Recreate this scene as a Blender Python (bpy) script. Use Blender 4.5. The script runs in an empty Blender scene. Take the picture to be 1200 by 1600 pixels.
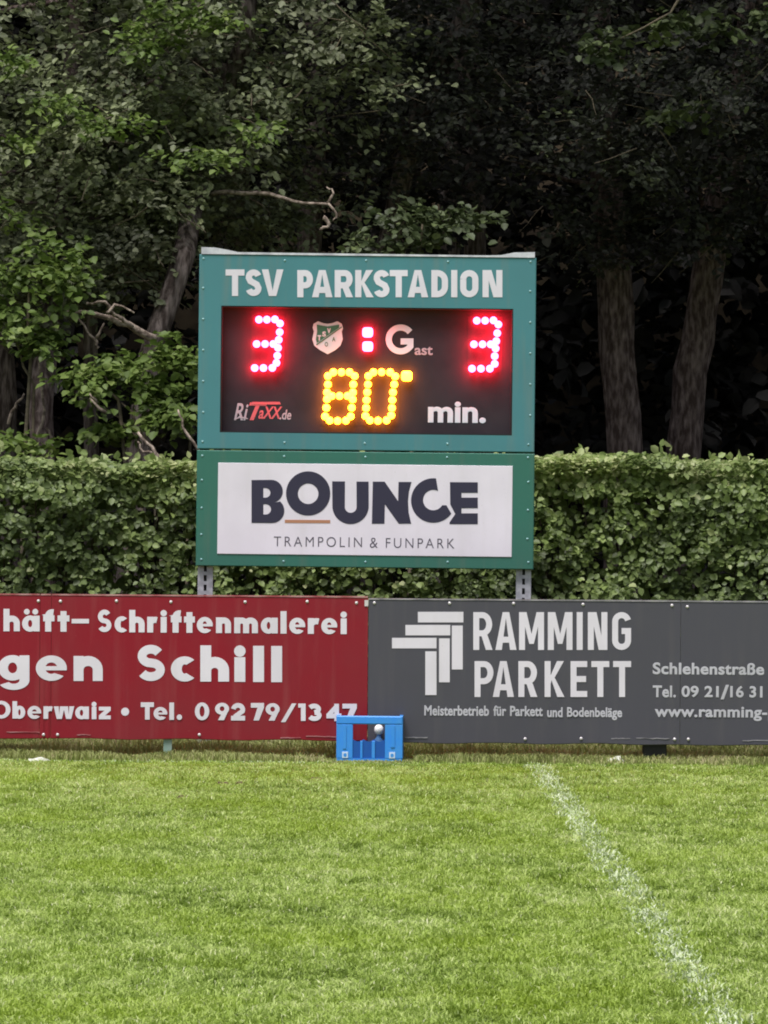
import bpy, math, random
import numpy as np
from mathutils import Vector, Matrix, Euler

random.seed(7)
rng = np.random.default_rng(11)
R = math.radians
S = bpy.context.scene
COL = S.collection

# ------------------------------------------------------------------ camera
FPX = 6240.0            # focal length in photo pixels (photo is 1200 x 1600)
EYE = 1.6
PITCH, ROLL = -math.atan(26 / FPX), R(0.42)
cd = bpy.data.cameras.new('camera')
cd.sensor_fit = 'HORIZONTAL'; cd.sensor_width = 36.0
cd.lens = FPX / 1200 * 36.0
cd.clip_start = 0.5; cd.clip_end = 2000
cam = bpy.data.objects.new('camera', cd); COL.objects.link(cam)
cam.matrix_world = (Matrix.Translation((0, 0, EYE)) @ Matrix.Rotation(R(90) + PITCH, 4, 'X') @ Matrix.Rotation(ROLL, 4, 'Z'))
S.camera = cam
CM = cam.matrix_world.to_3x3()

# ------------------------------------------------------------------ light
SUN_EL, SUN_AZ = 66.0, 205.0      # azimuth clockwise from +Y (view direction)
w = bpy.data.worlds.new('World'); S.world = w; w.use_nodes = True
nt = w.node_tree; nt.nodes.clear()
sky = nt.nodes.new('ShaderNodeTexSky'); sky.sky_type = 'NISHITA'; sky.sun_disc = False
sky.sun_elevation = R(SUN_EL); sky.sun_rotation = R(SUN_AZ)
sky.air_density = 1.0; sky.dust_density = 3.0; sky.ozone_density = 1.0
hs = nt.nodes.new('ShaderNodeHueSaturation'); hs.inputs['Saturation'].default_value = 0.55
bg = nt.nodes.new('ShaderNodeBackground'); bg.inputs['Strength'].default_value = 0.075
wo = nt.nodes.new('ShaderNodeOutputWorld')
nt.links.new(sky.outputs[0], hs.inputs['Color']); nt.links.new(hs.outputs[0], bg.inputs[0]); nt.links.new(bg.outputs[0], wo.inputs[0])
sl = bpy.data.lights.new('sun', 'SUN'); sl.energy = 2.6; sl.angle = R(30); sl.color = (1.0, 0.965, 0.955)
so = bpy.data.objects.new('sun', sl); COL.objects.link(so)
sdir = Vector((math.sin(R(SUN_AZ)) * math.cos(R(SUN_EL)), math.cos(R(SUN_AZ)) * math.cos(R(SUN_EL)), math.sin(R(SUN_EL))))
so.rotation_euler = sdir.to_track_quat('Z', 'Y').to_euler(); so.location = (0, 0, 30)
S.view_settings.view_transform = 'Standard'; S.view_settings.look = 'None'
S.view_settings.gamma = 1.0; S.view_settings.use_curve_mapping = False
S.view_settings.exposure = 0.75
S.render.engine = 'CYCLES'
S.cycles.filter_width = 1.9; S.cycles.max_bounces = 8; S.cycles.diffuse_bounces = 3; S.cycles.transmission_bounces = 4
S.render.resolution_x = 768; S.render.resolution_y = 1024

# ------------------------------------------------------------------ helpers
def ray(px, py):
    d = CM @ Vector(((px - 600) / FPX, (800 - py) / FPX, -1.0))
    return d
def at(px, py, Y):
    "world point seen at photo pixel (px,py) at depth Y"
    d = ray(px, py); t = Y / d.y
    return Vector((d.x * t, Y, EYE + d.z * t))
def on_ground(px, py, z=0.0):
    d = ray(px, py); t = (z - EYE) / d.z
    return Vector((d.x * t, d.y * t, z))

def tag(o, label=None, cat=None, group=None, kind=None):
    if label: o['label'] = label
    if cat: o['category'] = cat
    if group: o['group'] = group
    if kind: o['kind'] = kind
    return o
def empty(name, loc, rot=(0, 0, 0)):
    o = bpy.data.objects.new(name, None); COL.objects.link(o)
    o.location = loc; o.rotation_euler = rot; o.empty_display_size = 0.1
    return o

class MB:
    def __init__(s): s.v = []; s.f = []
    def add(s, vs, fs):
        b = len(s.v); s.v += [tuple(v) for v in vs]; s.f += [tuple(i + b for i in f) for f in fs]
    def box(s, x0, x1, y0, y1, z0, z1, bev=0.0):
        if bev <= 0:
            vs = [(x, y, z) for x in (x0, x1) for y in (y0, y1) for z in (z0, z1)]
            s.add(vs, [(0, 1, 3, 2), (4, 6, 7, 5), (0, 4, 5, 1), (2, 3, 7, 6), (0, 2, 6, 4), (1, 5, 7, 3)])
        else:      # chamfered along the front (y0) face
            b = bev
            vs = [(x0 + b, y0, z0 + b), (x1 - b, y0, z0 + b), (x1 - b, y0, z1 - b), (x0 + b, y0, z1 - b),
                  (x0, y0 + b, z0), (x1, y0 + b, z0), (x1, y0 + b, z1), (x0, y0 + b, z1),
                  (x0, y1, z0), (x1, y1, z0), (x1, y1, z1), (x0, y1, z1)]
            fs = [(0, 1, 2, 3), (8, 11, 10, 9)]
            for a in (0, 4):
                for k in range(4):
                    n = (k + 1) % 4
                    fs.append((a + k, a + 4 + k, a + 4 + n, a + n))
            s.add(vs, fs)
    def tube(s, pts, rad, n=8, cap=True, wob=0.0):
        pts = [Vector(p) for p in pts]; b = len(s.v)
        for i, p in enumerate(pts):
            t = (pts[min(i + 1, len(pts) - 1)] - pts[max(i - 1, 0)]).normalized()
            u = t.cross(Vector((0.13, 1, 0.07))).normalized(); v = t.cross(u)
            r = rad[i] if isinstance(rad, (list, tuple)) else rad
            for k in range(n):
                a = 2 * math.pi * k / n
                rr = r * (1 + wob * (random.random() - .5))
                s.v.append(tuple(p + (u * math.cos(a) + v * math.sin(a)) * rr))
        for i in range(len(pts) - 1):
            for k in range(n):
                k2 = (k + 1) % n
                s.f.append((b + i * n + k, b + i * n + k2, b + (i + 1) * n + k2, b + (i + 1) * n + k))
        if cap:
            s.f.append(tuple(b + k for k in range(n))[::-1]); s.f.append(tuple(b + (len(pts) - 1) * n + k for k in range(n)))
    def dome(s, c, r, sy, n=12, m=5, full=False):
        "dome bulging towards -Y"
        b = len(s.v); c = Vector(c)
        top = math.pi if full else math.pi / 2
        for i in range(m + 1):
            a = top * i / m
            for k in range(n):
                q = 2 * math.pi * k / n
                s.v.append((c.x + r * math.sin(a) * math.cos(q), c.y - sy * math.cos(a), c.z + r * math.sin(a) * math.sin(q)))
        for i in range(m):
            for k in range(n):
                k2 = (k + 1) % n
                s.f.append((b + i * n + k, b + i * n + k2, b + (i + 1) * n + k2, b + (i + 1) * n + k))
    def mesh(s, name, mat=None, smooth=False):
        me = bpy.data.meshes.new(name); me.from_pydata(s.v, [], s.f); me.validate(); me.update()
        if mat: me.materials.append(mat)
        if smooth: me.polygons.foreach_set('use_smooth', [True] * len(me.polygons))
        return me
    def build(s, name, mat, parent=None, smooth=False, loc=None):
        return link(name, s.mesh(name, mat, smooth), parent, loc)
def link(name, me, parent=None, loc=None):
    o = bpy.data.objects.new(name, me); COL.objects.link(o)
    if parent: o.parent = parent
    if loc is not None: o.location = loc
    return o

# ------------------------------------------------------------------ materials
def mat(name, base, rough=0.6, spec=0.4, metal=0.0, noise=None, bump=None, col2=None, scale=6, lo=.4, hi=.6, detail=6, zs=1.0):
    m = bpy.data.materials.new(name); m.use_nodes = True; t = m.node_tree
    p = t.nodes['Principled BSDF']
    p.inputs['Base Color'].default_value = (*base, 1); p.inputs['Roughness'].default_value = rough
    p.inputs['Specular IOR Level'].default_value = spec; p.inputs['Metallic'].default_value = metal
    if col2:
        tc = t.nodes.new('ShaderNodeTexCoord'); n = t.nodes.new('ShaderNodeTexNoise')
        n.inputs['Scale'].default_value = scale; n.inputs['Detail'].default_value = detail
        r = t.nodes.new('ShaderNodeValToRGB')
        r.color_ramp.elements[0].position = lo; r.color_ramp.elements[1].position = hi
        r.color_ramp.elements[0].color = (*base, 1); r.color_ramp.elements[1].color = (*col2, 1)
        mp = t.nodes.new('ShaderNodeMapping'); mp.inputs['Scale'].default_value = (1, 1, zs); t.links.new(tc.outputs['Object'], mp.inputs[0]); t.links.new(mp.outputs[0], n.inputs['Vector']); t.links.new(n.outputs['Fac'], r.inputs[0]); t.links.new(r.outputs[0], p.inputs['Base Color'])
    if bump:
        tc = t.nodes.new('ShaderNodeTexCoord'); n = t.nodes.new('ShaderNodeTexNoise')
        n.inputs['Scale'].default_value = bump[0]; n.inputs['Detail'].default_value = 5
        b = t.nodes.new('ShaderNodeBump'); b.inputs['Strength'].default_value = bump[1]; b.inputs['Distance'].default_value = bump[2]
        mp = t.nodes.new('ShaderNodeMapping'); mp.inputs['Scale'].default_value = (1, 1, zs); t.links.new(tc.outputs['Object'], mp.inputs[0]); t.links.new(mp.outputs[0], n.inputs['Vector']); t.links.new(n.outputs['Fac'], b.inputs['Height']); t.links.new(b.outputs[0], p.inputs['Normal'])
    return m
def panel_mat(name, base, dirt, streak=0.25, rough=0.45):
    "painted sheet metal: faint cloudy fading, vertical run marks and dirt specks"
    m = bpy.data.materials.new(name); m.use_nodes = True; t = m.node_tree; L = t.links
    p = t.nodes['Principled BSDF']; p.inputs['Roughness'].default_value = rough; p.inputs['Specular IOR Level'].default_value = .3
    tc = t.nodes.new('ShaderNodeTexCoord')
    mp = t.nodes.new('ShaderNodeMapping'); mp.inputs['Scale'].default_value = (14, 14, 1.1); L.new(tc.outputs['Object'], mp.inputs[0])
    n1 = t.nodes.new('ShaderNodeTexNoise'); n1.inputs['Scale'].default_value = 1.0; n1.inputs['Detail'].default_value = 7; L.new(mp.outputs[0], n1.inputs['Vector'])
    n2 = t.nodes.new('ShaderNodeTexNoise'); n2.inputs['Scale'].default_value = 2.2; n2.inputs['Detail'].default_value = 4; L.new(tc.outputs['Object'], n2.inputs['Vector'])
    n3 = t.nodes.new('ShaderNodeTexNoise'); n3.inputs['Scale'].default_value = 70; n3.inputs['Detail'].default_value = 3; L.new(tc.outputs['Object'], n3.inputs['Vector'])
    def ramp(src, a, b):
        r = t.nodes.new('ShaderNodeMapRange'); r.inputs[1].default_value = a; r.inputs[2].default_value = b; L.new(src, r.inputs[0]); return r.outputs[0]
    def mix(f, c1, c2, k):
        x = t.nodes.new('ShaderNodeMix'); x.data_type = 'RGBA'
        mu = t.nodes.new('ShaderNodeMath'); mu.operation = 'MULTIPLY'; mu.inputs[1].default_value = k; L.new(f, mu.inputs[0]); L.new(mu.outputs[0], x.inputs[0])
        if isinstance(c1, tuple): x.inputs[6].default_value = (*c1, 1)
        else: L.new(c1, x.inputs[6])
        if isinstance(c2, tuple): x.inputs[7].default_value = (*c2, 1)
        else: L.new(c2, x.inputs[7])
        return x.outputs[2]
    c = mix(ramp(n2.outputs['Fac'], .35, .7), base, tuple(b * 0.82 + 0.012 for b in base), .8)
    c = mix(ramp(n1.outputs['Fac'], .52, .8), c, dirt, streak)
    c = mix(ramp(n3.outputs['Fac'], .68, .76), c, dirt, .35)
    L.new(c, p.inputs['Base Color'])
    b = t.nodes.new('ShaderNodeBump'); b.inputs['Strength'].default_value = .25; b.inputs['Distance'].default_value = .01
    L.new(n2.outputs['Fac'], b.inputs['Height']); L.new(b.outputs[0], p.inputs['Normal'])
    return m
def leaf_mat(name, stops, rough=.55, trans=.35, patch=None, spec=.35):
    "leaf: colour by the random tone of each leaf, light passing through"
    m = bpy.data.materials.new(name); m.use_nodes = True; t = m.node_tree; L = t.links
    p = t.nodes['Principled BSDF']; p.inputs['Roughness'].default_value = rough; p.inputs['Specular IOR Level'].default_value = spec
    a = t.nodes.new('ShaderNodeAttribute'); a.attribute_name = 'tone'
    r = t.nodes.new('ShaderNodeValToRGB'); e = r.color_ramp.elements
    for i, (pos, c) in enumerate(stops):
        el = e[i] if i < 2 else e.new(pos)
        el.position = pos; el.color = (*c, 1)
    L.new(a.outputs['Fac'], r.inputs[0])
    c = r.outputs[0]
    if patch:
        sc, col, k = patch
        tc = t.nodes.new('ShaderNodeTexCoord'); n = t.nodes.new('ShaderNodeTexNoise'); n.inputs['Scale'].default_value = sc; n.inputs['Detail'].default_value = 4
        L.new(tc.outputs['Object'], n.inputs['Vector'])
        mr = t.nodes.new('ShaderNodeMapRange'); mr.inputs[1].default_value = .42; mr.inputs[2].default_value = .68; mr.inputs[4].default_value = k
        L.new(n.outputs['Fac'], mr.inputs[0])
        x = t.nodes.new('ShaderNodeMix'); x.data_type = 'RGBA'; L.new(mr.outputs[0], x.inputs[0]); L.new(c, x.inputs[6]); x.inputs[7].default_value = (*col, 1)
        c = x.outputs[2]
    L.new(c, p.inputs['Base Color'])
    tr = t.nodes.new('ShaderNodeBsdfTranslucent'); L.new(c, tr.inputs[0])
    ms = t.nodes.new('ShaderNodeMixShader'); ms.inputs[0].default_value = trans
    L.new(p.outputs[0], ms.inputs[1]); L.new(tr.outputs[0], ms.inputs[2]); L.new(ms.outputs[0], t.nodes['Material Output'].inputs[0])
    return m
def emit_mat(name, col, strength):
    m = bpy.data.materials.new(name); m.use_nodes = True; p = m.node_tree.nodes['Principled BSDF']
    p.inputs['Base Color'].default_value = (0.05, 0.02, 0.02, 1)
    p.inputs['Emission Color'].default_value = (*col, 1); p.inputs['Emission Strength'].default_value = strength
    return m

M_teal = panel_mat('teal_painted_sheet', (0.066, 0.215, 0.245), (0.17, 0.20, 0.18), .5)
M_green = panel_mat('green_painted_sheet', (0.036, 0.150, 0.115), (0.11, 0.15, 0.12), .5)
M_whitepanel = panel_mat('white_advert_sheet', (0.76, 0.71, 0.80), (0.52, 0.49, 0.48), .22)
M_red = panel_mat('red_painted_board', (0.24, 0.008, 0.020), (0.30, 0.09, 0.09), .30)
M_grey = panel_mat('grey_painted_board', (0.072, 0.070, 0.088), (0.13, 0.12, 0.12), .25)
M_white = panel_mat('white_lettering', (0.72, 0.68, 0.76), (0.50, 0.46, 0.46), .20)
M_dwhite = mat('display_lettering', (0.60, 0.66, 0.76), .5)
M_navy = mat('dark_lettering', (0.030, 0.027, 0.055), .5)
M_orange = mat('orange_lettering', (0.42, 0.20, 0.12), .5)
M_pale = mat('pale_lettering', (0.42, 0.36, 0.42), .5)
M_pink = mat('pink_lettering', (0.62, 0.12, 0.14), .5)
M_alu = mat('galvanised_steel', (0.50, 0.50, 0.54), .45, .5, .25, col2=(0.36, 0.36, 0.40), scale=25)
M_flash = mat('white_flashing', (0.66, 0.66, 0.72), .4, .5, 0.1, col2=(0.42, 0.42, 0.48), scale=9)
M_bolt = mat('bolt_head', (0.64, 0.60, 0.62), .35, .5, .2)
M_tbolt = mat('teal_rivet', (0.24, 0.42, 0.44), .4, .5, .1)
M_disp = mat('display_face', (0.022, 0.020, 0.027), .6, .2, col2=(0.030, 0.027, 0.035), scale=5)
M_black = mat('black_plastic', (0.012, 0.012, 0.014), .5)
M_ledr = emit_mat('red_lamp_light', (1.0, 0.009, 0.026), 74)
M_leda = emit_mat('amber_lamp_light', (1.0, 0.23, 0.0075), 26)
M_crest_g = mat('crest_green', (0.035, 0.15, 0.09), .5)
M_crest_w = mat('crest_white', (0.52, 0.62, 0.68), .5)
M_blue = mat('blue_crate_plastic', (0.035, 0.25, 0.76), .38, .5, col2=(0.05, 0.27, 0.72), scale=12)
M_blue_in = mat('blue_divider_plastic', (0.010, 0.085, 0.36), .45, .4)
M_cratewhite = mat('crate_print', (0.50, 0.62, 0.80), .5)
M_cap = mat('white_cap_plastic', (0.88, 0.87, 0.90), .35)
M_bark = mat('bark_grey_brown', (0.06, 0.045, 0.040), .9, .1, col2=(0.24, 0.195, 0.18), scale=26, lo=.40, hi=.66, bump=(28, 1.0, .05), zs=.22)
M_bark_red = mat('bark_reddish', (0.075, 0.052, 0.048), .9, .1, col2=(0.27, 0.21, 0.20), scale=26, lo=.40, hi=.68, bump=(28, 1.0, .05), zs=.30)
M_bark_pale = mat('bark_bleached', (0.42, 0.34, 0.28), .85, .1, col2=(0.13, 0.10, 0.08), scale=25, bump=(40, .6, .01))
M_twig = mat('twig_bark', (0.10, 0.085, 0.06), .9, .1, col2=(0.17, 0.14, 0.10), scale=20)

# ------------------------------------------------------------------ ground (one sheet to the horizon)
def ground():
    m = bpy.data.materials.new('turf_and_forest_soil'); m.use_nodes = True; t = m.node_tree; L = t.links
    p = t.nodes['Principled BSDF']; p.inputs['Roughness'].default_value = .95; p.inputs['Specular IOR Level'].default_value = .1
    tc = t.nodes.new('ShaderNodeTexCoord')
    n = t.nodes.new('ShaderNodeTexNoise'); n.inputs['Scale'].default_value = 9; n.inputs['Detail'].default_value = 8; L.new(tc.outputs['Object'], n.inputs['Vector'])
    r = t.nodes.new('ShaderNodeValToRGB'); e = r.color_ramp.elements
    e[0].position = .35; e[0].color = (0.11, 0.16, 0.035, 1); e[1].position = .65; e[1].color = (0.20, 0.28, 0.06, 1)
    L.new(n.outputs['Fac'], r.inputs[0])
    r2 = t.nodes.new('ShaderNodeValToRGB'); e = r2.color_ramp.elements
    e[0].position = .35; e[0].color = (0.020, 0.015, 0.010, 1); e[1].position = .65; e[1].color = (0.050, 0.036, 0.022, 1)
    L.new(n.outputs['Fac'], r2.inputs[0])
    sp = t.nodes.new('ShaderNodeSeparateXYZ'); L.new(tc.outputs['Object'], sp.inputs[0])
    mr = t.nodes.new('ShaderNodeMapRange'); mr.inputs[1].default_value = 26.2; mr.inputs[2].default_value = 27.0; L.new(sp.outputs['Y'], mr.inputs[0])
    x = t.nodes.new('ShaderNodeMix'); x.data_type = 'RGBA'; L.new(mr.outputs[0], x.inputs[0]); L.new(r.outputs[0], x.inputs[6]); L.new(r2.outputs[0], x.inputs[7])
    L.new(x.outputs[2], p.inputs['Base Color'])
    b = t.nodes.new('ShaderNodeBump'); b.inputs['Strength'].default_value = .8; b.inputs['Distance'].default_value = .03
    L.new(n.outputs['Fac'], b.inputs['Height']); L.new(b.outputs[0], p.inputs['Normal'])
    mb = MB()
    xs = [-600, -60, -20, 20, 60, 600]; ys = [-600, -60, 0, 20, 40, 80, 600]
    vs = [(a, c, 0) for c in ys for a in xs]; fs = []
    for j in range(len(ys) - 1):
        for i in range(len(xs) - 1):
            k = j * len(xs) + i; fs.append((k, k + 1, k + 1 + len(xs), k + len(xs)))
    mb.add(vs, fs)
    tag(mb.build('ground', m), kind='structure')
ground()

# value noise in numpy for patchy distributions
def vnoise(x, y, sc, seed):
    g = np.random.default_rng(seed).random((64, 64))
    u = x * sc; v = y * sc
    iu = np.floor(u).astype(int); iv = np.floor(v).astype(int); fu = u - iu; fv = v - iv
    fu = fu * fu * (3 - 2 * fu); fv = fv * fv * (3 - 2 * fv)
    a = g[iu % 64, iv % 64]; b = g[(iu + 1) % 64, iv % 64]; c = g[iu % 64, (iv + 1) % 64]; d = g[(iu + 1) % 64, (iv + 1) % 64]
    return (a * (1 - fu) + b * fu) * (1 - fv) + (c * (1 - fu) + d * fu) * fv

def fast_mesh(name, V, F, tone, material, parent=None):
    "V (n,3), F (m,k) all faces of k corners, tone (n,)"
    me = bpy.data.meshes.new(name)
    n, (m, k) = len(V), F.shape
    me.vertices.add(n); me.vertices.foreach_set('co', V.astype(np.float32).ravel())
    me.loops.add(m * k); me.loops.foreach_set('vertex_index', F.astype(np.int32).ravel())
    me.polygons.add(m); me.polygons.foreach_set('loop_start', (np.arange(m) * k).astype(np.int32))
    try: me.polygons.foreach_set('loop_total', np.full(m, k, np.int32))
    except Exception: pass
    a = me.attributes.new('tone', 'FLOAT', 'POINT'); a.data.foreach_set('value', tone.astype(np.float32))
    me.update(calc_edges=True); me.materials.append(material)
    return link(name, me, parent)

def norm(a): return a / np.maximum(np.linalg.norm(a, axis=1, keepdims=True), 1e-9)

def leaves(name, P, T, N, size, tone, material, parent=None, wid=.34, fold=.10):
    "P leaf base, T direction of the midrib, N face normal"
    T = norm(T); B = norm(np.cross(N, T)); N = np.cross(T, B)
    prof = [(0, 0, 0), (wid * .95, .32, fold), (wid * .8, .70, fold * .8), (0, 1, -.08), (-wid * .8, .70, fold * .8), (-wid * .95, .32, fold)]
    n = len(P); V = np.empty((n, 6, 3))
    s = size[:, None]
    for i, (b, t_, z) in enumerate(prof):
        V[:, i] = P + s * (b * B + t_ * T + z * N)
    base = np.arange(n)[:, None] * 6
    F = np.concatenate([base + np.array([0, 1, 2, 3]), base + np.array([0, 3, 4, 5])])
    return fast_mesh(name, V.reshape(-1, 3), F, np.repeat(tone, 6), material, parent)

# ------------------------------------------------------------------ grass
def blades(name, X, Y, h, wd, tone, material, lean=.55, z0=0.0):
    n = len(X)
    a = rng.uniform(0, 2 * np.pi, n); l = rng.uniform(.1, 1, n) * lean * h
    dx = np.cos(a) * l; dy = np.sin(a) * l
    c = rng.uniform(-.9, .9, n); wx = np.cos(c) * wd / 2; wy = np.sin(c) * wd / 2
    V = np.empty((n, 5, 3))
    V[:, 0] = np.stack([X - wx, Y - wy, np.full(n, z0)], 1); V[:, 1] = np.stack([X + wx, Y + wy, np.full(n, z0)], 1)
    mx = X + dx * .35; my = Y + dy * .35; mz = h * .62 + z0
    V[:, 2] = np.stack([mx + wx * .8, my + wy * .8, mz], 1); V[:, 3] = np.stack([mx - wx * .8, my - wy * .8, mz], 1)
    V[:, 4] = np.stack([X + dx, Y + dy, h * (1 - .25 * lean) + z0], 1)
    b = np.arange(n)[:, None] * 5
    F = np.concatenate([b + np.array([0, 1, 2]), b + np.array([0, 2, 3]), b + np.array([3, 2, 4])])
    return fast_mesh(name, V.reshape(-1, 3), F, np.repeat(tone, 5), material)

M_grass = leaf_mat('grass_blades', [(0, (0.12, 0.18, 0.022)), (.40, (0.37, 0.50, 0.10)), (.80, (0.60, 0.69, 0.27)), (1, (0.78, 0.79, 0.50))], rough=.5, trans=.45, patch=(1.1, (0.35, 0.48, 0.03), .5))
M_dry = leaf_mat('dry_grass_blades', [(0, (0.17, 0.16, 0.06)), (.5, (0.31, 0.36, 0.11)), (.85, (0.42, 0.38, 0.19)), (1, (0.44, 0.37, 0.24))], rough=.6, trans=.35)
M_chalk = leaf_mat('chalked_grass_blades', [(0, (0.40, 0.50, 0.22)), (.5, (0.54, 0.62, 0.38)), (1, (0.70, 0.74, 0.58))], rough=.7, trans=.2)

LA, LB = on_ground(836, 1194), on_ground(1132, 1600)
LD = (LB - LA).normalized()
def line_dist(X, Y):
    return np.abs((X - LA.x) * LD.y - (Y - LA.y) * LD.x)
YL = on_ground(600, 1194).y                # the faded line in front of the boards
CP = on_ground(577, 1189.5)
def near_crate(X, Y):      # trodden grass where the crate stands
    return (np.abs(X - CP.x) < .27) & (np.abs(Y - CP.y) < .38)
def turf():
    n = 720000
    # more blades where the picture is close; a little wider than the frame
    Y = 11.2 + (YL + .25 - 11.2) * rng.random(n) ** 1.05
    hw = Y * .0985 + .55
    X = rng.uniform(-1, 1, n) * hw
    lump = vnoise(X + 50, Y + 3, 9, 1) * .6 + vnoise(X + 50, Y + 3, 2.6, 2) * .4
    fine = vnoise(X + 50, Y + 3, 17, 3) * .65 + vnoise(X + 50, Y + 3, 41, 4) * .35
    keep = rng.random(n) < np.clip(-.05 + 1.6 * fine, .22, 1)
    X, Y, lump, fine = X[keep], Y[keep], lump[keep], fine[keep]; n = len(X)
    h = (.008 + .018 * lump + .026 * fine) * np.where(Y > YL - .9, .55, 1.0) * rng.uniform(.7, 1.3, n)
    tone = np.clip(-.10 + .62 * lump + .80 * (fine - .35) + rng.normal(0, .17, n), 0, .95)
    tone[rng.random(n) < .02] = 1.0
    # chalk on the blades of the lines (paint that stays with the blade)
    d = line_dist(X, Y)
    wear = vnoise(X + 20, Y, 5, 5) * .6 + vnoise(X + 20, Y, 18, 6) * .4
    p1 = np.clip(1.25 - d / .078, 0, 1) * (Y < LA.y) * np.clip((wear - .22) * 2.4, .30, .95)
    d2 = np.abs(Y - (YL - .03))
    patchy = vnoise(X + 9, Y * 0, 1.9, 8)
    p2 = np.clip(1.2 - d2 / .08, 0, 1) * np.clip((patchy - .38) * 2.2, .03, .75) * np.clip(wear * 1.3, 0, 1)
    h = np.where(near_crate(X, Y), h * .35, h)
    w_ = rng.random(n) < np.maximum(p1 * .62, p2 * .5)
    g = ~w_
    wd = rng.uniform(.0035, .0075, n)
    tag(blades('grass', X[g], Y[g], h[g], wd[g], tone[g], M_grass, lean=1.0), 'short bright green grass of the football pitch in front of the boards', 'grass', kind='stuff')
    tag(blades('pitch_line', X[w_], Y[w_], h[w_] * 1.05, wd[w_] * 1.2, rng.random(w_.sum()), M_chalk, lean=.9), kind='structure')
    # longer, drier grass between the pitch and the hedge
    n = 80000
    Y = rng.uniform(YL + .0, 26.6, n); X = rng.uniform(-1, 1, n) * 3.4
    pt = vnoise(X + 30, Y, 4, 21)
    h = (.025 + .045 * pt + .075 * np.clip(1 - np.abs(Y - 24.75) / .6, 0, 1) * (.4 + pt)) * rng.uniform(.6, 1.3, n)
    h = np.where(near_crate(X, Y), h * .3, h)
    tone = np.clip(.2 + .55 * vnoise(X + 5, Y, 3, 22) + rng.normal(0, .2, n), 0, 1)
    tag(blades('verge_grass', X, Y, h, rng.uniform(.004, .008, n), tone, M_dry, lean=.9), 'longer dry brownish grass under the advertising boards', 'dry grass', kind='stuff')
turf()

# ------------------------------------------------------------------ lettering helpers
FONT = None
def text_mesh(s, bold, extrude=0.5, spacing=1.0, shear=0.0):
    cu = bpy.data.curves.new('lettering', 'FONT'); cu.body = s; cu.size = 1.0
    cu.bevel_depth = bold if bold > 0 else 0; cu.bevel_resolution = 0; cu.offset = min(bold, 0); cu.space_character = spacing; cu.shear = shear; cu.resolution_u = 6
    cu.extrude = 0.0; cu.fill_mode = 'FRONT' if bold <= 0 else 'BOTH'
    o = bpy.data.objects.new('lettering', cu); COL.objects.link(o)
    dg = bpy.context.evaluated_depsgraph_get(); me = bpy.data.meshes.new_from_object(o.evaluated_get(dg))
    bpy.data.objects.remove(o)
    return me
def curve_mesh(loops):
    cu = bpy.data.curves.new('shape', 'CURVE'); cu.dimensions = '2D'; cu.fill_mode = 'FRONT'
    for lp in loops:
        sp = cu.splines.new('POLY'); sp.points.add(len(lp) - 1)
        for i, q in enumerate(lp): sp.points[i].co = (q[0], q[1], 0, 1)
        sp.use_cyclic_u = True
    o = bpy.data.objects.new('shape', cu); COL.objects.link(o)
    dg = bpy.context.evaluated_depsgraph_get(); me = bpy.data.meshes.new_from_object(o.evaluated_get(dg))
    bpy.data.objects.remove(o)
    return me
def extrude_flat(me, y_front, y_back, name, material, parent, uv2local):
    "flat mesh (x,y) -> local (u, y, v) with thickness"
    import bmesh
    bm = bmesh.new(); bm.from_mesh(me)
    bmesh.ops.remove_doubles(bm, verts=bm.verts, dist=1e-5)
    for v in bm.verts:
        u, w_ = uv2local(v.co.x, v.co.y); v.co = (u, y_front, w_)
    bmesh.ops.recalc_face_normals(bm, faces=bm.faces)
    for f in bm.faces: f.smooth = False
    for f in bm.faces:
        if f.normal.y > 0: f.normal_flip()
    edges = [e for e in bm.edges if e.is_boundary]
    r = bmesh.ops.extrude_edge_only(bm, edges=edges)
    for g in r['geom']:
        if isinstance(g, bmesh.types.BMVert): g.co.y = y_back
    out = bpy.data.meshes.new(name); bm.to_mesh(out); bm.free(); out.materials.append(material)
    return link(name, out, parent)

class Face:
    "a vertical board face: maps photo pixels to the board's own coordinates"
    def __init__(s, root, Y):
        s.root = root; s.Y = Y
        bpy.context.view_layer.update()
        s.inv = root.matrix_world.inverted()
    def uv(s, px, py):
        p = s.inv @ at(px, py, s.Y); return p.x, p.z
    def text(s, string, x0, x1, y0, y1, material, bold=.02, spacing=1.0, shear=0, name='lettering', parent=None, y_off=0.0, thick=.002):
        me = text_mesh(string, bold, spacing=spacing, shear=shear)
        co = np.empty(len(me.vertices) * 3, np.float32); me.vertices.foreach_get('co', co); co = co.reshape(-1, 3)
        mn, mx = co.min(0), co.max(0)
        ua, va = s.uv(x0, y0); ub, vb = s.uv(x1, y1)
        vc = s.uv(x0, y1)[1]; 
        def f(x, y):
            a = (x - mn[0]) / (mx[0] - mn[0]); b = (y - mn[1]) / (mx[1] - mn[1])
            return ua + (ub - ua) * a, vb + (va - vb) * b
        if bold <= 0: return extrude_flat(me, y_off - thick, y_off, name, material, parent or s.root, f)
        zs = mx[2] or 1.0
        out = np.empty_like(co)
        for i, (x, y, z) in enumerate(co):
            u, v = f(x, y); out[i] = (u, y_off - .0014 - .0005 * z / zs, v)
        # local up axis is v: swapping axes mirrors the winding, so turn the faces round
        me.vertices.foreach_set('co', out.ravel()); me.flip_normals()
        me.polygons.foreach_set('use_smooth', [False] * len(me.polygons)); me.update()
        me.name = name; me.materials.clear(); me.materials.append(material)
        return link(name, me, parent or s.root)
    def shape(s, loops, material, name, parent=None, y_off=0.0, thick=.002):
        "loops in photo pixels"
        me = curve_mesh([[(q[0], -q[1]) for q in lp] for lp in loops])
        return extrude_flat(me, y_off - thick, y_off, name, material, parent or s.root, lambda x, y: s.uv(x, -y))
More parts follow.
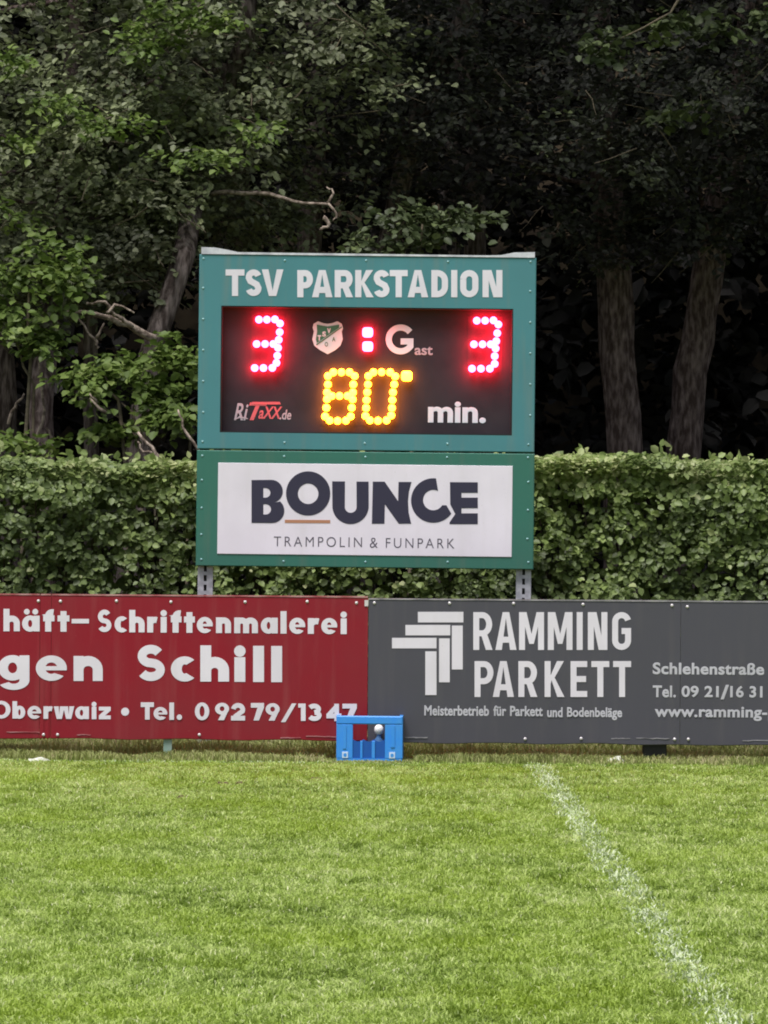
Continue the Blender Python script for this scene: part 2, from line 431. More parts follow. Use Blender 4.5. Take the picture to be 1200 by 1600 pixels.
def stroke_outline(pts, w):
    "closed outline of an open polyline of width w with square ends and mitred corners"
    n = len(pts); L_, R_ = [], []
    P = [Vector((p[0], p[1])) for p in pts]
    for i in range(n):
        d0 = (P[i] - P[i - 1]).normalized() if i > 0 else None
        d1 = (P[i + 1] - P[i]).normalized() if i < n - 1 else None
        if d0 is None: d0 = d1
        if d1 is None: d1 = d0
        n0 = Vector((-d0.y, d0.x)); n1 = Vector((-d1.y, d1.x)); m = (n0 + n1)
        m = m.normalized() if m.length > 1e-6 else n0
        k = 1 / max(m.dot(n0), .45)
        L_.append(P[i] + m * w / 2 * k); R_.append(P[i] - m * w / 2 * k)
    return [tuple(q) for q in L_] + [tuple(q) for q in R_[::-1]]
def _a(cx, cy, rx, ry, a0, a1, n=12):
    return [(cx + rx * math.cos(R(a0 + (a1 - a0) * i / n)), cy + ry * math.sin(R(a0 + (a1 - a0) * i / n))) for i in range(n + 1)]
def glyph(ch, Wd, H, w):
    "strokes (centre lines) of a narrow grotesque capital in a Wd x H box with pen w, y up; strokes marked with P are filled polygons"
    h = w / 2; l, r, t, b = h, Wd - h, H - h, h
    rr = min(Wd * .42, H * .3)
    if ch == 'I': return [[(Wd / 2, 0), (Wd / 2, H)]]
    if ch == 'T': return [[(0, t), (Wd, t)], [(Wd / 2, 0), (Wd / 2, H - w)]]
    if ch == 'E': return [[(l, 0), (l, H)], [(w, t), (Wd, t)], [(w, b), (Wd, b)], [(w, H * .5), (Wd * .93, H * .5)]]
    if ch in 'PR':
        m = H * .44; q = (t - m) / 2; out = [[(l, 0), (l, H)], [(w * .9, t)] + _a(r - q * .75, m + q, q * .75, q, 90, -90) + [(w * .9, m)]]
        if ch == 'R': out.append(('P', [(Wd * .42, m - h * .6), (Wd * .42 + w * 1.05, m - h * .6), (Wd * 1.02, 0), (Wd * 1.02 - w * 1.12, 0)]))
        return out
    if ch == 'D':
        q = Wd * .45; return [[(l, 0), (l, H)], [(w * .9, t)] + _a(r - q, t - q, q, q, 90, 0, 6) + _a(r - q, b + q, q, q, 0, -90, 6) + [(w * .9, b)]]
    if ch == 'O':
        q = (r - l) / 2; return [_a(Wd / 2, t - q, q, q, 180, 0) + _a(Wd / 2, b + q, q, q, 0, -180) + [(l, t - q)]]
    if ch == 'G':
        q = (r - l) / 2; return [_a(Wd / 2, t - q, q, q, 12, 180) + _a(Wd / 2, b + q, q, q, 180, 360) + [(r, H * .5), (Wd * .5, H * .5)]]
    if ch == 'S':
        q = (r - l) / 2; m = H * .52
        return [_a(Wd / 2, t - q * .95, q, q * .95, 15, 180, 12) + [(l, m + h * 1.4), (Wd * .30, m + h * .35), (Wd * .70, m - h * .75), (r, m - h * 1.9)] + _a(Wd / 2, b + q * .95, q, q * .95, 0, -165, 12)]
    if ch == 'N': return [[(l, 0), (l, H)], [(r, 0), (r, H)], ('P', [(w * .98, H), (w * .98, H - w * .1), (Wd - w * .98, 0), (Wd - w * .98, w * 1.6), (w * 1.02, H)][0:1] + [(w * .5, H), (Wd - w * 1.45, 0), (Wd - w * .5, 0), (w * 1.45, H)])]
    if ch == 'M': return [[(l, 0), (l, H)], [(r, 0), (r, H)], ('P', [(w * .4, H), (w * 1.25, H), (Wd / 2, H * .42), (Wd - w * 1.25, H), (Wd - w * .4, H), (Wd / 2 + w * .38, H * .16), (Wd / 2 - w * .38, H * .16)])]
    if ch == 'A': return [('P', [(0, 0), (w * 1.08, 0), (Wd / 2, H * .84), (Wd - w * 1.08, 0), (Wd, 0), (Wd / 2 + w * .55, H), (Wd / 2 - w * .55, H)]), [(Wd * .26, H * .27), (Wd * .74, H * .27)]]
    if ch == 'V': return [('P', [(0, H), (w * 1.1, H), (Wd / 2, H * .20), (Wd - w * 1.1, H), (Wd, H), (Wd / 2 + w * .6, 0), (Wd / 2 - w * .6, 0)])]
    if ch == 'K': return [[(l, 0), (l, H)], ('P', [(w, H * .36), (w, H * .60), (Wd - w * 1.15, H), (Wd, H), (Wd * .52, H * .54), (Wd * 1.03, 0), (Wd * 1.03 - w * 1.2, 0), (Wd * .36, H * .47)])]
def stroke_word(F, word, spans, y0, y1, w, material, parent=None, y_off=0.0, thick=.002, rnd=0):
    "one object per letter; spans = (x0, x1) of each letter in photo pixels"
    for ch, (x0, x1) in zip(word, spans):
        H = y1 - y0; allv, allf = [], []
        for k, st in enumerate(glyph(ch, x1 - x0, H, w)):
            lp = st[1] if st[0] == 'P' else stroke_outline(st, w)
            me = curve_mesh([lp])
            import bmesh
            o = extrude_flat(me, y_off - thick - .00012 * k, y_off, 'lettering', material, None, lambda x, y: F.uv(x0 + x, y1 - y))
            b = len(allv); allv += [tuple(v.co) for v in o.data.vertices]; allf += [tuple(b + i for i in p.vertices) for p in o.data.polygons]
            bpy.data.objects.remove(o)
        m = bpy.data.meshes.new('letter'); m.from_pydata(allv, [], allf); m.materials.append(material)
        link('letter', m, parent or F.root)
def even(x0, x1, rel, gap):
    tot = sum(rel) + gap * (len(rel) - 1); k = (x1 - x0) / tot; out = []; x = x0
    for r_ in rel: out.append((x, x + r_ * k)); x += (r_ + gap) * k
    return out
def arc(cx, cy, r, a0, a1, n=20, ry=None):
    "degrees, counter-clockwise on screen, pixel y down"
    ry = ry or r
    return [(cx + r * math.cos(R(a0 + (a1 - a0) * i / n)), cy - ry * math.sin(R(a0 + (a1 - a0) * i / n))) for i in range(n + 1)]

# ------------------------------------------------------------------ scoreboard
def scoreboard():
    YB = 24.90
    c = at(570, 885, YB)
    root = empty('scoreboard', (c.x, YB, 0), (0, R(0.22), 0))
    tag(root, 'teal and green football scoreboard on two steel posts with red and amber lit digits', 'scoreboard')
    F = Face(root, YB)
    u0, v0 = F.uv(312, 399); u1, v1 = F.uv(835, 399); 
    uL = F.uv(309, 640)[0]; uR = F.uv(835.5, 640)[0]
    vT = F.uv(570, 400)[1]; vM = F.uv(570, 705)[1]; vB = F.uv(570, 887)[1]
    dL = F.uv(344.5, 580)[0]; dR = F.uv(801, 580)[0]; dT = F.uv(572, 480)[1]; dB = F.uv(572, 678)[1]
    # upper board: frame of four folded sheets round the recessed display
    D = .11
    f = MB()
    def ringbox(x0, x1, z0, z1): f.box(x0, x1, 0, D, z0, z1, .004)
    # frame as one mitre-free sheet with a rectangular opening
    O = [(uL, vM + .004), (uR, vM + .004), (uR, vT), (uL, vT)]; I = [(dL, dB), (dR, dB), (dR, dT), (dL, dT)]
    b = .005
    Of = [(uL + b, vM + .004 + b), (uR - b, vM + .004 + b), (uR - b, vT - b), (uL + b, vT - b)]
    vs = [(x, 0, z) for x, z in Of] + [(x, 0, z) for x, z in I] + [(x, b, z) for x, z in O] + [(x, D, z) for x, z in O] + [(x, D, z) for x, z in I]
    fs = []
    for k in range(4):
        n = (k + 1) % 4
        fs += [(k, n, 4 + n, 4 + k), (k, 8 + k, 8 + n, n), (8 + k, 12 + k, 12 + n, 8 + n), (4 + k, 4 + n, 16 + n, 16 + k), (12 + k, 16 + k, 16 + n, 12 + n)]
    f.add(vs, fs)
    up = f.build('upper_frame', M_teal, root)
    d = MB(); d.box(dL - .01, dR + .01, .080, .105, dB - .01, dT + .01)
    disp = d.build('display_face', M_disp, root)
    # thin black gasket round the opening, set inside the recess
    g = MB(); gw = .008
    g.box(dL + .0005, dL + gw, .004, .078, dB + .0005, dT - .0005); g.box(dR - gw, dR - .0005, .004, .078, dB + .0005, dT - .0005)
    g.box(dL + gw, dR - gw, .004, .078, dT - gw, dT - .0005); g.box(dL + gw, dR - gw, .004, .078, dB + .0005, dB + gw)
    g.build('gasket', M_black, root)
    # back tray closing the housing
    t_ = MB(); t_.box(uL + .02, uR - .02, D + .001, D + .10, vM + .02, vT - .02); t_.build('housing', M_alu, root)
    # lower board
    l = MB(); l.box(uL - .002, uR + .003, .0, .05, vB, vM - .004, .005)
    low = l.build('lower_board', M_green, root)
    a0, w0 = F.uv(341, 723); a1, w1 = F.uv(799.5, 870.5)
    p = MB(); p.box(a0, a1, -.005, -.0005, w1, w0, .002); adv = p.build('advert_panel', M_whitepanel, root)
    # flashing along the top, turned up at both ends
    h = MB()
    prof = [(uL + .012, .044), (uL + .10, .042), (uL + .17, .030), (uL + .24, .015), (uR - .30, .012), (uR - .22, .015), (uR - .14, .032), (uR - .01, .036)]
    n = len(prof)
    vs = []
    for y in (-.006, .06):
        vs += [(x, y, vT + .001) for x, q in prof] + [(x, y, vT + q) for x, q in prof]
    fs = []
    for i in range(n - 1):
        fs += [(i, i + 1, n + i + 1, n + i), (2 * n + i, 3 * n + i, 3 * n + i + 1, 2 * n + i + 1), (n + i, n + i + 1, 3 * n + i + 1, 3 * n + i), (i, 2 * n + i, 2 * n + i + 1, i + 1)]
    fs += [(0, n, 3 * n, 2 * n), (n - 1, 3 * n - 1, 4 * n - 1, 2 * n - 1)]
    h.add(vs, fs); h.build('top_flashing', M_flash, root)
    # posts: slotted channels
    for cx in (320, 818.5):
        uc = F.uv(cx, 910)[0]; hw = .047; vt = vT - .05
        m = MB()
        m.box(uc - hw, uc - .009, .052, .056, -.35, vB + .30); m.box(uc + .009, uc + hw, .052, .056, -.35, vB + .30)
        z = -.35
        while z < vB + .28:
            m.box(uc - .0089, uc + .0089, .0521, .0559, z, z + .022); z += .060
        m.box(uc - hw, uc - hw + .004, .0562, .10, -.35, vB + .30); m.box(uc + hw - .004, uc + hw, .0562, .10, -.35, vB + .30)
        m.build('post', M_alu, root)
        k = MB(); k.box(uc - .02, uc + .02, .075, .08, -.35, vB + .30)
        k.build('inner_strip', M_black, root)
    # rivets
    riv = MB(); riv.dome((0, 0, 0), .0075, .004, 8, 3); rme = riv.mesh('rivet', M_tbolt, True)
    rg = MB(); rg.dome((0, 0, 0), .0075, .004, 8, 3); rmg = rg.mesh('rivet', M_tbolt, True)
    def rivet(px, py, par):
        u, v = F.uv(px, py); o = link('rivet', rme, par, (u, -.0005, v))
    for px, py in [(318, 404), (445, 407), (572, 407), (700, 409), (829, 409)]: rivet(px, py, up)
    for k in range(5):
        rivet(317.5, 450 + k * 48.5, up); rivet(828.5, 455 + k * 48.5, up)
    for px, py in [(316.5, 690), (444.5, 691.5), (570, 692.5), (699, 693.5), (825.5, 694.5)]: rivet(px, py, up)
    for px, py in [(316, 712), (444, 713), (571, 714), (698.5, 714.5), (825, 715)]: rivet(px, py, low)
    for px, py in [(315.5, 750), (315, 793.5), (314.5, 835), (314.5, 874), (443, 877), (571, 878), (699.5, 878), (825.5, 878.5), (825.5, 753), (825, 797), (824, 842)]: rivet(px, py, low)
    # lettering
    stroke_word(F, 'TSV', ((352.5, 382), (384, 408.5), (409, 443)), 421, 462.5, 9.6, M_white, up)
    stroke_word(F, 'PARKSTADION', ((464.5, 489), (487.5, 519.5), (523, 551), (555, 583), (584, 608.5), (609, 637), (637, 669), (674, 700), (705, 714.5), (719, 747.5), (754, 785)), 422, 464.5, 9.6, M_white, up)
    dy = .080
    F2 = Face(root, YB + dy)
    def dtext(s, x0, x1, y0, y1, m, bold=.02, **k): return F2.text(s, x0, x1, y0, y1, m, bold=bold, parent=disp, y_off=dy, thick=.003, **k)
    GQ = [arc(626, 530.3, 18.6, 38, 325, 30) + [(641.2, 533.5), (626, 533.5)]]
    for kk, lp in enumerate(GQ): F2.shape([stroke_outline(lp, 9.5)], M_dwhite, 'lettering', disp, dy, .003)
    dtext('ast', 648, 676, 541, 555, M_pale, .02)
    dtext('min.', 669, 759, 627, 661.5, M_dwhite, .035)
    dtext('Ri', 366, 388, 630, 657, M_pale, .015, shear=.3)
    dtext('T', 389, 418, 629, 657, M_pink, .02, shear=.35)
    dtext('aXX', 404, 441, 635, 655, M_pink, .02, shear=.3)
    F2.shape([[(394, 628), (437, 628), (439, 632), (393, 632)]], M_pink, 'lettering', disp, dy, .003)
    dtext('.de', 437, 455, 640, 656, M_pale, .02, shear=.2)
    F2.shape([[(366, 656), (374, 650), (386, 653), (388, 655), (375, 653)]], M_pale, 'lettering', disp, dy, .003)
    # crest
    sh = [(490, 506), (497, 502), (505, 505), (512, 506), (519, 505), (527, 502), (534, 506), (536, 513), (534, 518), (535.5, 530), (532, 540), (524, 547), (512, 553.5), (500, 547), (491, 540), (488, 530), (490.5, 518), (488.5, 512)]
    cr = F2.shape([sh], M_crest_w, 'club_crest', disp, dy, .003)
    def cs(l, m): return F2.shape([l], m, 'crest_field', cr, dy - .003, .0012)
    F2b = F2
    F2.shape([[(495, 507), (505, 509), (512, 510), (519, 509), (530, 507), (530, 512), (495, 536), (493.5, 530), (495.5, 517)]], M_crest_g, 'crest_field', disp, dy - .0032, .0012)
    for s_, x, y in (('T', 499, 528), ('S', 506.5, 522), ('V', 514, 517)):
        F2.text(s_, x - 2.8, x + 2.8, y - 4.2, y + 4.2, M_crest_w, bold=.05, parent=disp, y_off=dy - .0046, thick=.001)
    F2.shape([[(494, 538), (534, 510), (534.5, 511.5), (494.6, 539.6)]], M_crest_g, 'crest_stripe', disp, dy - .0046, .001)
    for s_, x, y in (('O', 510, 538), ('A', 521.5, 530)):
        F2.text(s_, x - 2.6, x + 2.6, y - 3.6, y + 3.6, M_crest_g, bold=.03, parent=disp, y_off=dy - .0032, thick=.001)
    # lamps: round bulbs standing on sockets
    lr = MB(); lr.dome((0, 0, 0), .0235, .0235, 14, 8, True); LR = lr.mesh('led_lamp', M_ledr, True)
    la = MB(); la.dome((0, 0, 0), .0225, .0225, 14, 8, True); LAm = la.mesh('led_lamp', M_leda, True)
    OFF = .031                                # bulb centre this far in front of the face
    FL = Face(root, YB + dy - OFF)
    def digit(pts, me, label, r=None):
        sk = MB(); pos = [FL.uv(*p_) for p_ in pts]
        us = [q[0] for q in pos]; vs_ = [q[1] for q in pos]
        sk.box(min(us) - .03, max(us) + .03, dy - .0012, dy - .0003, min(vs_) - .03, max(vs_) + .03)
        dg = sk.build('lit_digit', M_disp, root); dg['label'] = label
        for u, v in pos:
            link('led_lamp', me, dg, (u, dy - OFF, v))
        return dg
    digit([(404.6, 499.4), (417, 499.4), (429.5, 499), (437.5, 505.5), (437, 519), (435.5, 531), (401, 537.5), (414.2, 537.5), (427, 537.5), (434.5, 543.5), (433.3, 555.8), (432, 567), (425.5, 574.8), (411.6, 575), (398, 575)], LR, 'red digit 3 on the home side')
    digit([(745, 501), (758, 501), (771, 500.5), (778.7, 507), (777, 520.6), (775.5, 533), (740.5, 538), (754, 538), (766.6, 538), (774.4, 544.5), (773, 556.5), (773, 568.5), (765.4, 576), (751.5, 576), (737.5, 576)], LR, 'red digit 3 on the guest side')
    digit([(512.5, 587.5), (521, 581.6), (533.5, 581.6), (546, 581.6), (554, 587.5), (512.4, 600.6), (552, 600.6), (511, 613), (511, 623.5), (518.5, 618.6), (530.5, 618.6), (543, 618.6), (551.5, 613), (551, 624), (510, 637), (549.5, 637), (508, 650.5), (515, 657), (527.5, 657.5), (540.5, 657), (548, 650.5)], LAm, 'amber digit 8')
    digit([(575.7, 587.5), (583.5, 581.6), (596.3, 581.4), (609.5, 581.6), (617.5, 588), (575, 600.6), (616, 600.6), (573.8, 612.8), (614, 612.8), (572.8, 625), (613, 625), (572, 637.4), (612.4, 637.4), (571, 649.8), (577.8, 656.7), (590.5, 657.3), (604, 656.7), (611.3, 649)], LAm, 'amber digit 0')
    def sq(me_mat, nm):
        q = MB(); rr = .0335; n = 20; b0 = 0
        for i in range(7):
            a = math.pi * i / 6
            for k in range(n):
                th = 2 * math.pi * k / n; cc, ss = math.cos(th), math.sin(th)
                e = (abs(cc) ** 4 + abs(ss) ** 4) ** -.25
                q.v.append((rr * math.sin(a) * cc * e, -.018 * math.cos(a), rr * .95 * math.sin(a) * ss * e))
        for i in range(6):
            for k in range(n):
                k2 = (k + 1) % n; q.f.append((i * n + k, i * n + k2, (i + 1) * n + k2, (i + 1) * n + k))
        return q.mesh(nm, me_mat, True)
    digit([(574.5, 519.4), (574.5, 541.4)], sq(M_ledr, 'led_lamp'), 'red colon between the scores')
    digit([(635.5, 587.5)], sq(M_leda, 'led_lamp'), 'amber minute mark')
    # BOUNCE
    A = adv
    def bs(loops, m=M_navy): return F.shape(loops, m, 'lettering', A, -.005, .0015)
    Bo = [(393, 750)] + arc(424, 767.7, 18, 90, -75, 14) + [(436, 784)] + arc(425, 798, 19.3, 50, -90, 14)[0:] + [(393, 817)]
    bs([Bo, arc(415, 770, 7.5, 90, -90, 10) + [(411.5, 777.5), (411.5, 762.5)], arc(415.5, 795.8, 8, 90, -90, 10) + [(411.5, 803.8), (411.5, 787.8)]])
    bs([arc(481.5, 771, 34.6, 0, 360, 48)[:-1], arc(481.5, 771.5, 16, 0, 360, 32)[:-1]])
    bs([[(519, 752), (539, 752.2)] + arc(548, 792, 9.2, 180, 360, 16) + [(557, 752.4), (576, 752.5)] + arc(547.7, 790.5, 28.4, 0, -180, 24)])
    bs([[(582.5, 752.5), (601, 752.5), (622, 783), (622.7, 753), (643, 753), (639, 768), (637.5, 783), (638.5, 801), (642.5, 818.3), (623, 818.3), (601.4, 788), (600.7, 818.3), (581, 818.3)]])
    bs([arc(677, 782, 34.8, 83, 324, 40) + [(697.5, 789.5)] + arc(677, 781.3, 16, 330, 62, 24)])
    bs([[(703, 753.3), (746.5, 753.5), (746.5, 770), (721, 770), (721, 777.5), (746.5, 777.5), (746.5, 794), (721, 794), (721, 802), (746.5, 802), (746.5, 819), (702.5, 819), (702.5, 816), (711.4, 803), (703.5, 788)]])
    bs([[(445, 812), (516, 812.5), (516, 817.5), (445, 817)]], M_orange)
    m_ = mat('thin_grey_lettering', (0.10, 0.09, 0.12), .5)
    F.text('TRAMPOLIN', 428, 565.5, 838, 855, m_, bold=-.006, spacing=1.35, parent=A, y_off=-.005, thick=.0012)
    F.text('&', 578, 590, 840, 856, m_, bold=-.006, parent=A, y_off=-.005, thick=.0012)
    F.text('FUNPARK', 603, 710, 840.5, 857, m_, bold=-.006, spacing=1.35, parent=A, y_off=-.005, thick=.0012)
scoreboard()

# ------------------------------------------------------------------ advertising boards
YA = 24.15
bolt = MB(); bolt.dome((0, 0, 0), .0098, .006, 10, 3); BOLT = bolt.mesh('bolt', M_bolt, True)
def board(name, label, material, sheets, post_px, bolts, top, bottom):
    c = at((sheets[0][0] + sheets[-1][1]) / 2, bottom, YA)
    root = empty(name, (c.x, YA, 0)); tag(root, label, 'advertising board', 'advertising boards along the pitch')
    F = Face(root, YA)
    vt = F.uv(600, top)[1]; vb = F.uv(600, bottom)[1]
    for i, (x0, x1) in enumerate(sheets):
        ua, ub = F.uv(x0, 1050)[0], F.uv(x1, 1050)[0]
        m = MB(); n = 24; vs = []
        sag = [(.0035 * math.sin(i * 3 + k * .8) + random.uniform(-.0012, .0012)) for k in range(n + 1)]
        yb = [.0022 * (1 + math.sin(k * .55 + i)) for k in range(n + 1)]
        for k in range(n + 1):
            u = ua + (ub - ua) * k / n
            for (y, z) in ((0, vt - .003), (.004 , vt), (.022, vt), (.022, vb + sag[k]), (yb[k] + .004, vb + sag[k]), (yb[k], vb + sag[k] + .004), (0, (vt + vb) / 2)):
                vs.append((u, y, z))
        fs = []
        for k in range(n):
            for j in range(7):
                j2 = (j + 1) % 7; fs.append((k * 7 + j, k * 7 + j2, (k + 1) * 7 + j2, (k + 1) * 7 + j))
        fs.append(tuple(range(7))); fs.append(tuple(n * 7 + j for j in range(7))[::-1])
        m.add(vs, fs); sh = m.build('panel', material, root)
        # worn, bright upper edge strip
        e = MB(); e.box(ua + .002, ub - .002, -.003, .024, vt + .0015, vt + .010); e.build('edge_strip', M_edge[material.name], sh)
    for px in post_px:
        u = F.uv(px, 1100)[0]; q = MB(); q.box(u - .025, u + .025, .023, .073, -.3, vt - .05); q.build('post', M_postgreen, root)
    for px, py in bolts:
        u, v = F.uv(px, py); link('bolt', BOLT, root, (u, -.0015, v))
    return root, F
M_postgreen = mat('pale_green_post', (0.22, 0.34, 0.28), .6, col2=(0.28, 0.36, 0.33), scale=12)
M_edge = {M_red.name: mat('worn_red_edge', (0.42, 0.22, 0.22), .6, col2=(0.30, 0.06, 0.07), scale=8),
          M_grey.name: mat('worn_grey_edge', (0.30, 0.29, 0.31), .6, col2=(0.16, 0.155, 0.17), scale=8)}
rb, FR = board('advertising_board', 'dark red painted advertising board with white lettering, left of the grey one', M_red,
               [(-520, 61.7), (62.2, 79.5), (80, 574.4)], (-300, 262),
               [(-60, 939), (60, 939), (94.5, 939.5), (182, 939), (267, 940.5), (383, 940.5), (480, 940), (557, 942), (68, 1148), (90, 1148), (311.5, 1148)], 934.5, 1158)
# heavy geometric lettering, each letter drawn with a broad pen: (letter, x0, x1), baseline at x0, x-height, ascender, pen
def heavy(ch, Wd, X, A, w):
    h = w / 2; l, r = h, Wd - h; cx = Wd / 2
    ry = (X - w) / 2; cy = X / 2; rx = (r - l) / 2
    bx = w * .92                                     # bowls are slightly lighter than stems
    ring = ('R', cx, cy, Wd / 2, X / 2 + .4, w)
    arch = lambda x0, x1: [(x0, X * .45)] + _a((x0 + x1) / 2, X - h - (x1 - x0) / 2 * .9, (x1 - x0) / 2, (x1 - x0) / 2 * .9, 180, 0) + [(x1, 0)]
    if ch == 'c':
        ox = Wd * .60; return [('P', _a(ox, cy, ox, X / 2 + .4, 46, 314, 24) + _a(ox, cy, ox - w, X / 2 - w * .70, 300, 60, 16))]
    if ch == 'e': return [('P', _a(cx, cy, Wd / 2, X / 2 + .4, 0, 322, 28) + _a(cx, cy, Wd / 2 - w * .95, X / 2 - w * .68, 300, 0, 20)), ('P', [(w * .8, cy - w * .22), (Wd - .2, cy - w * .22), (Wd - .2, cy + w * .20), (w * .8, cy + w * .20)])]
    if ch in 'aä':
        o = [('R', cx - w * .12, cy, Wd / 2 - w * .12, X / 2 + .4, w), [(r, 0), (r, X)]]
        if ch == 'ä': o += [('D', Wd * .27, A - w * .45, w * .48), ('D', Wd * .75, A - w * .45, w * .48)]
        return o
    if ch == 'g':
        q = Wd * .40
        return [('R', cx - w * .12, cy, Wd / 2 - w * .12, X / 2 + .4, w), [(r, X), (r, -.5)], ('P', _a(cx, 0, Wd / 2, A - X, 0, -152, 18) + _a(cx, 0, Wd / 2 - w, (A - X) - w * .62, -150, 0, 14))]
    if ch == 'b': return [('R', cx + w * .12, cy, Wd / 2 - w * .12, X / 2 + .4, w), [(l, 0), (l, A)]]
    if ch == 'h': return [[(l, 0), (l, A)], arch(l, r)]
    if ch == 'n': return [[(l, 0), (l, X)], arch(l, r)]
    if ch == 'm': return [[(l, 0), (l, X)], arch(l, cx), arch(cx, r)]
    if ch == 'r': return [[(l, 0), (l, X)], [(l, X * .45)] + _a(l + Wd * .48, X - h - Wd * .42, Wd * .48, Wd * .42, 180, 68, 8)]
    if ch == 'i': return [[(cx, 0), (cx, X)], ('D', cx, A - w * .5, w * .53)]
    if ch == 'l': return [[(cx, 0), (cx, A)]]
    if ch == 'f': return [[(Wd * .42, 0), (Wd * .42, A - h - Wd * .30)] + _a(Wd * .42 + Wd * .36, A - h - Wd * .30, Wd * .36, Wd * .30, 180, 75, 8), [(0, X - h * .8), (Wd * .95, X - h * .8)]]
    if ch == 't': return [[(cx, 0), (cx, A * .92)], [(0, X - h * .8), (Wd, X - h * .8)]]
    if ch == 'w':
        a_ = Wd * .27; o = []
        for x0 in (0, Wd * .46): o.append(('P', [(x0, X), (x0 + w * 1.05, X), (x0 + a_, X * .34), (x0 + Wd * .54 - w * 1.05, X), (x0 + Wd * .54, X), (x0 + a_ + w * .55, 0), (x0 + a_ - w * .55, 0)]))
        return o
    if ch == 'z': return [('P', [(0, X), (Wd, X), (Wd, X - w * .8), (w * 1.35, w * .8), (Wd, w * .8), (Wd, 0), (0, 0), (0, w * .8), (Wd - w * 1.35, X - w * .8), (0, X - w * .8)])]
    if ch in 'O0': return [('R', cx, A / 2, Wd / 2, A / 2 + .4, w)]
    if ch == 'T': return [[(0, A - h), (Wd, A - h)], [(cx, 0), (cx, A - w)]]
    if ch == '.': return [('D', cx, Wd * .5, Wd * .5)]
    if ch == 'S':
        p = w * .80; q = (Wd - p) / 2; qq = (A - p) / 4
        return [('W', _a(cx, A - p / 2 - qq, q * .92, qq, 28, 180, 12) + _a(cx, A - p / 2 - qq, q * .92, qq, 190, 250, 5) + _a(cx, p / 2 + qq, q, qq, 70, 0, 7) + _a(cx, p / 2 + qq, q, qq, -12, -152, 12), p)]
    if ch == '1': return [[(Wd - h, 0), (Wd - h, A)], ('P', [(0, A), (Wd - h, A), (Wd - h, A - w * .85), (0, A - w * .85)])]
    if ch == '2': return [_a(cx, A - h - rx * .92, rx, rx * .92, 172, -20, 14) + [(w * .75, w * .7)], [(0, w * .46), (Wd, w * .46)]]
    if ch == '3':
        q = (A - w) / 4; return [_a(cx * .9, A - h - q, rx * .95, q, 150, -85, 14), _a(cx * .95, h + q, rx, q, 85, -155, 14)]
    if ch == '4': return [[(Wd * .68, 0), (Wd * .68, A)], [(0, A * .30), (Wd, A * .30)], ('P', [(0, A * .24), (0, A * .40), (Wd * .62, A), (Wd * .74, A), (Wd * .74, A * .74), (w * 1.0, A * .32)])]
    if ch == '7': return [[(0, A - w * .46), (Wd, A - w * .46)], ('P', [(Wd, A - w * .5), (Wd, A - w * .95), (Wd * .22 + w * 1.1, 0), (Wd * .22 - w * .05, 0), (Wd - w * 1.25, A - w * .5)])]
    if ch == '9': return [('R', cx, A * .66, Wd / 2, A * .345, w), ('P', [(Wd - .3, A * .62), (Wd * .52 + w * .35, 0), (Wd * .52 - w * .95, 0), (Wd - w * 1.5, A * .42)])]
    if ch == '/': return [('P', [(0, -w * .3), (w * .95, -w * .3), (Wd, A), (Wd - w * .95, A)])]
def heavy_line(F, items, base, X, A, w, x_ref, material):
    for ch, x0, x1 in items:
        yb = base + (x0 - x_ref) * .0085
        av, af = [], []
        for k, st in enumerate(heavy(ch, x1 - x0, X, A, w)):
            if st[0] == 'P': lps = [st[1]]
            elif st[0] == 'D': lps = [_a(st[1], st[2], st[3], st[3], 0, 360, 20)[:-1]]
            elif st[0] == 'R': lps = [_a(st[1], st[2], st[3], st[4], 0, 360, 32)[:-1], _a(st[1], st[2], st[3] - st[5], max(st[4] - st[5] * .74, 1.2), 0, 360, 24)[:-1]]
            elif st[0] == 'W': lps = [stroke_outline(st[1], st[2])]
            else: lps = [stroke_outline(st, w)]
            o = extrude_flat(curve_mesh(lps), -.002 - .00012 * k, 0, 'letter', material, None, lambda x, y: F.uv(x0 + x, yb - y))
            b = len(av); av += [tuple(v.co) for v in o.data.vertices]; af += [tuple(b + i for i in p.vertices) for p in o.data.polygons]
            bpy.data.objects.remove(o)
        m = bpy.data.meshes.new('letter'); m.from_pydata(av, [], af); m.materials.append(material); link('letter', m, F.root)
heavy_line(FR, (('h', 5.5, 31), ('ä', 34.5, 62), ('f', 67.5, 86), ('t', 90, 108.5), ('S', 152.5, 174), ('c', 179, 198), ('h', 202, 226), ('r', 230, 246), ('i', 251, 260.5), ('f', 267, 284.5), ('t', 287.5, 304.5), ('e', 307.5, 332.5),
                ('n', 337.5, 361), ('m', 366, 403), ('a', 407.5, 434), ('l', 438, 448), ('e', 452, 477), ('r', 481, 499.5), ('e', 502, 527), ('i', 532, 542)), 986.3, 24.5, 35, 9.4, 5, M_white)
heavy_line(FR, (('g', -3, 46), ('e', 56, 104.5), ('n', 115, 160.5)), 1063, 39, 54, 15.5, 0, M_white)
heavy_line(FR, (('S', 214, 257.5), ('c', 267, 303), ('h', 313, 358), ('i', 365.5, 384), ('l', 395, 413), ('l', 423, 441.5)), 1064.2, 38.5, 56.5, 17, 230, M_white)
heavy_line(FR, (('O', -13, 16.5), ('b', 19.5, 39.5), ('e', 43, 64.5), ('r', 68, 83), ('w', 84, 116), ('a', 117.5, 139), ('i', 143, 151), ('z', 154.5, 173), ('T', 220, 240.5), ('e', 240, 261.5), ('l', 264.5, 272), ('.', 276, 284.5)), 1122.5, 19.5, 27, 7.3, 0, M_white)
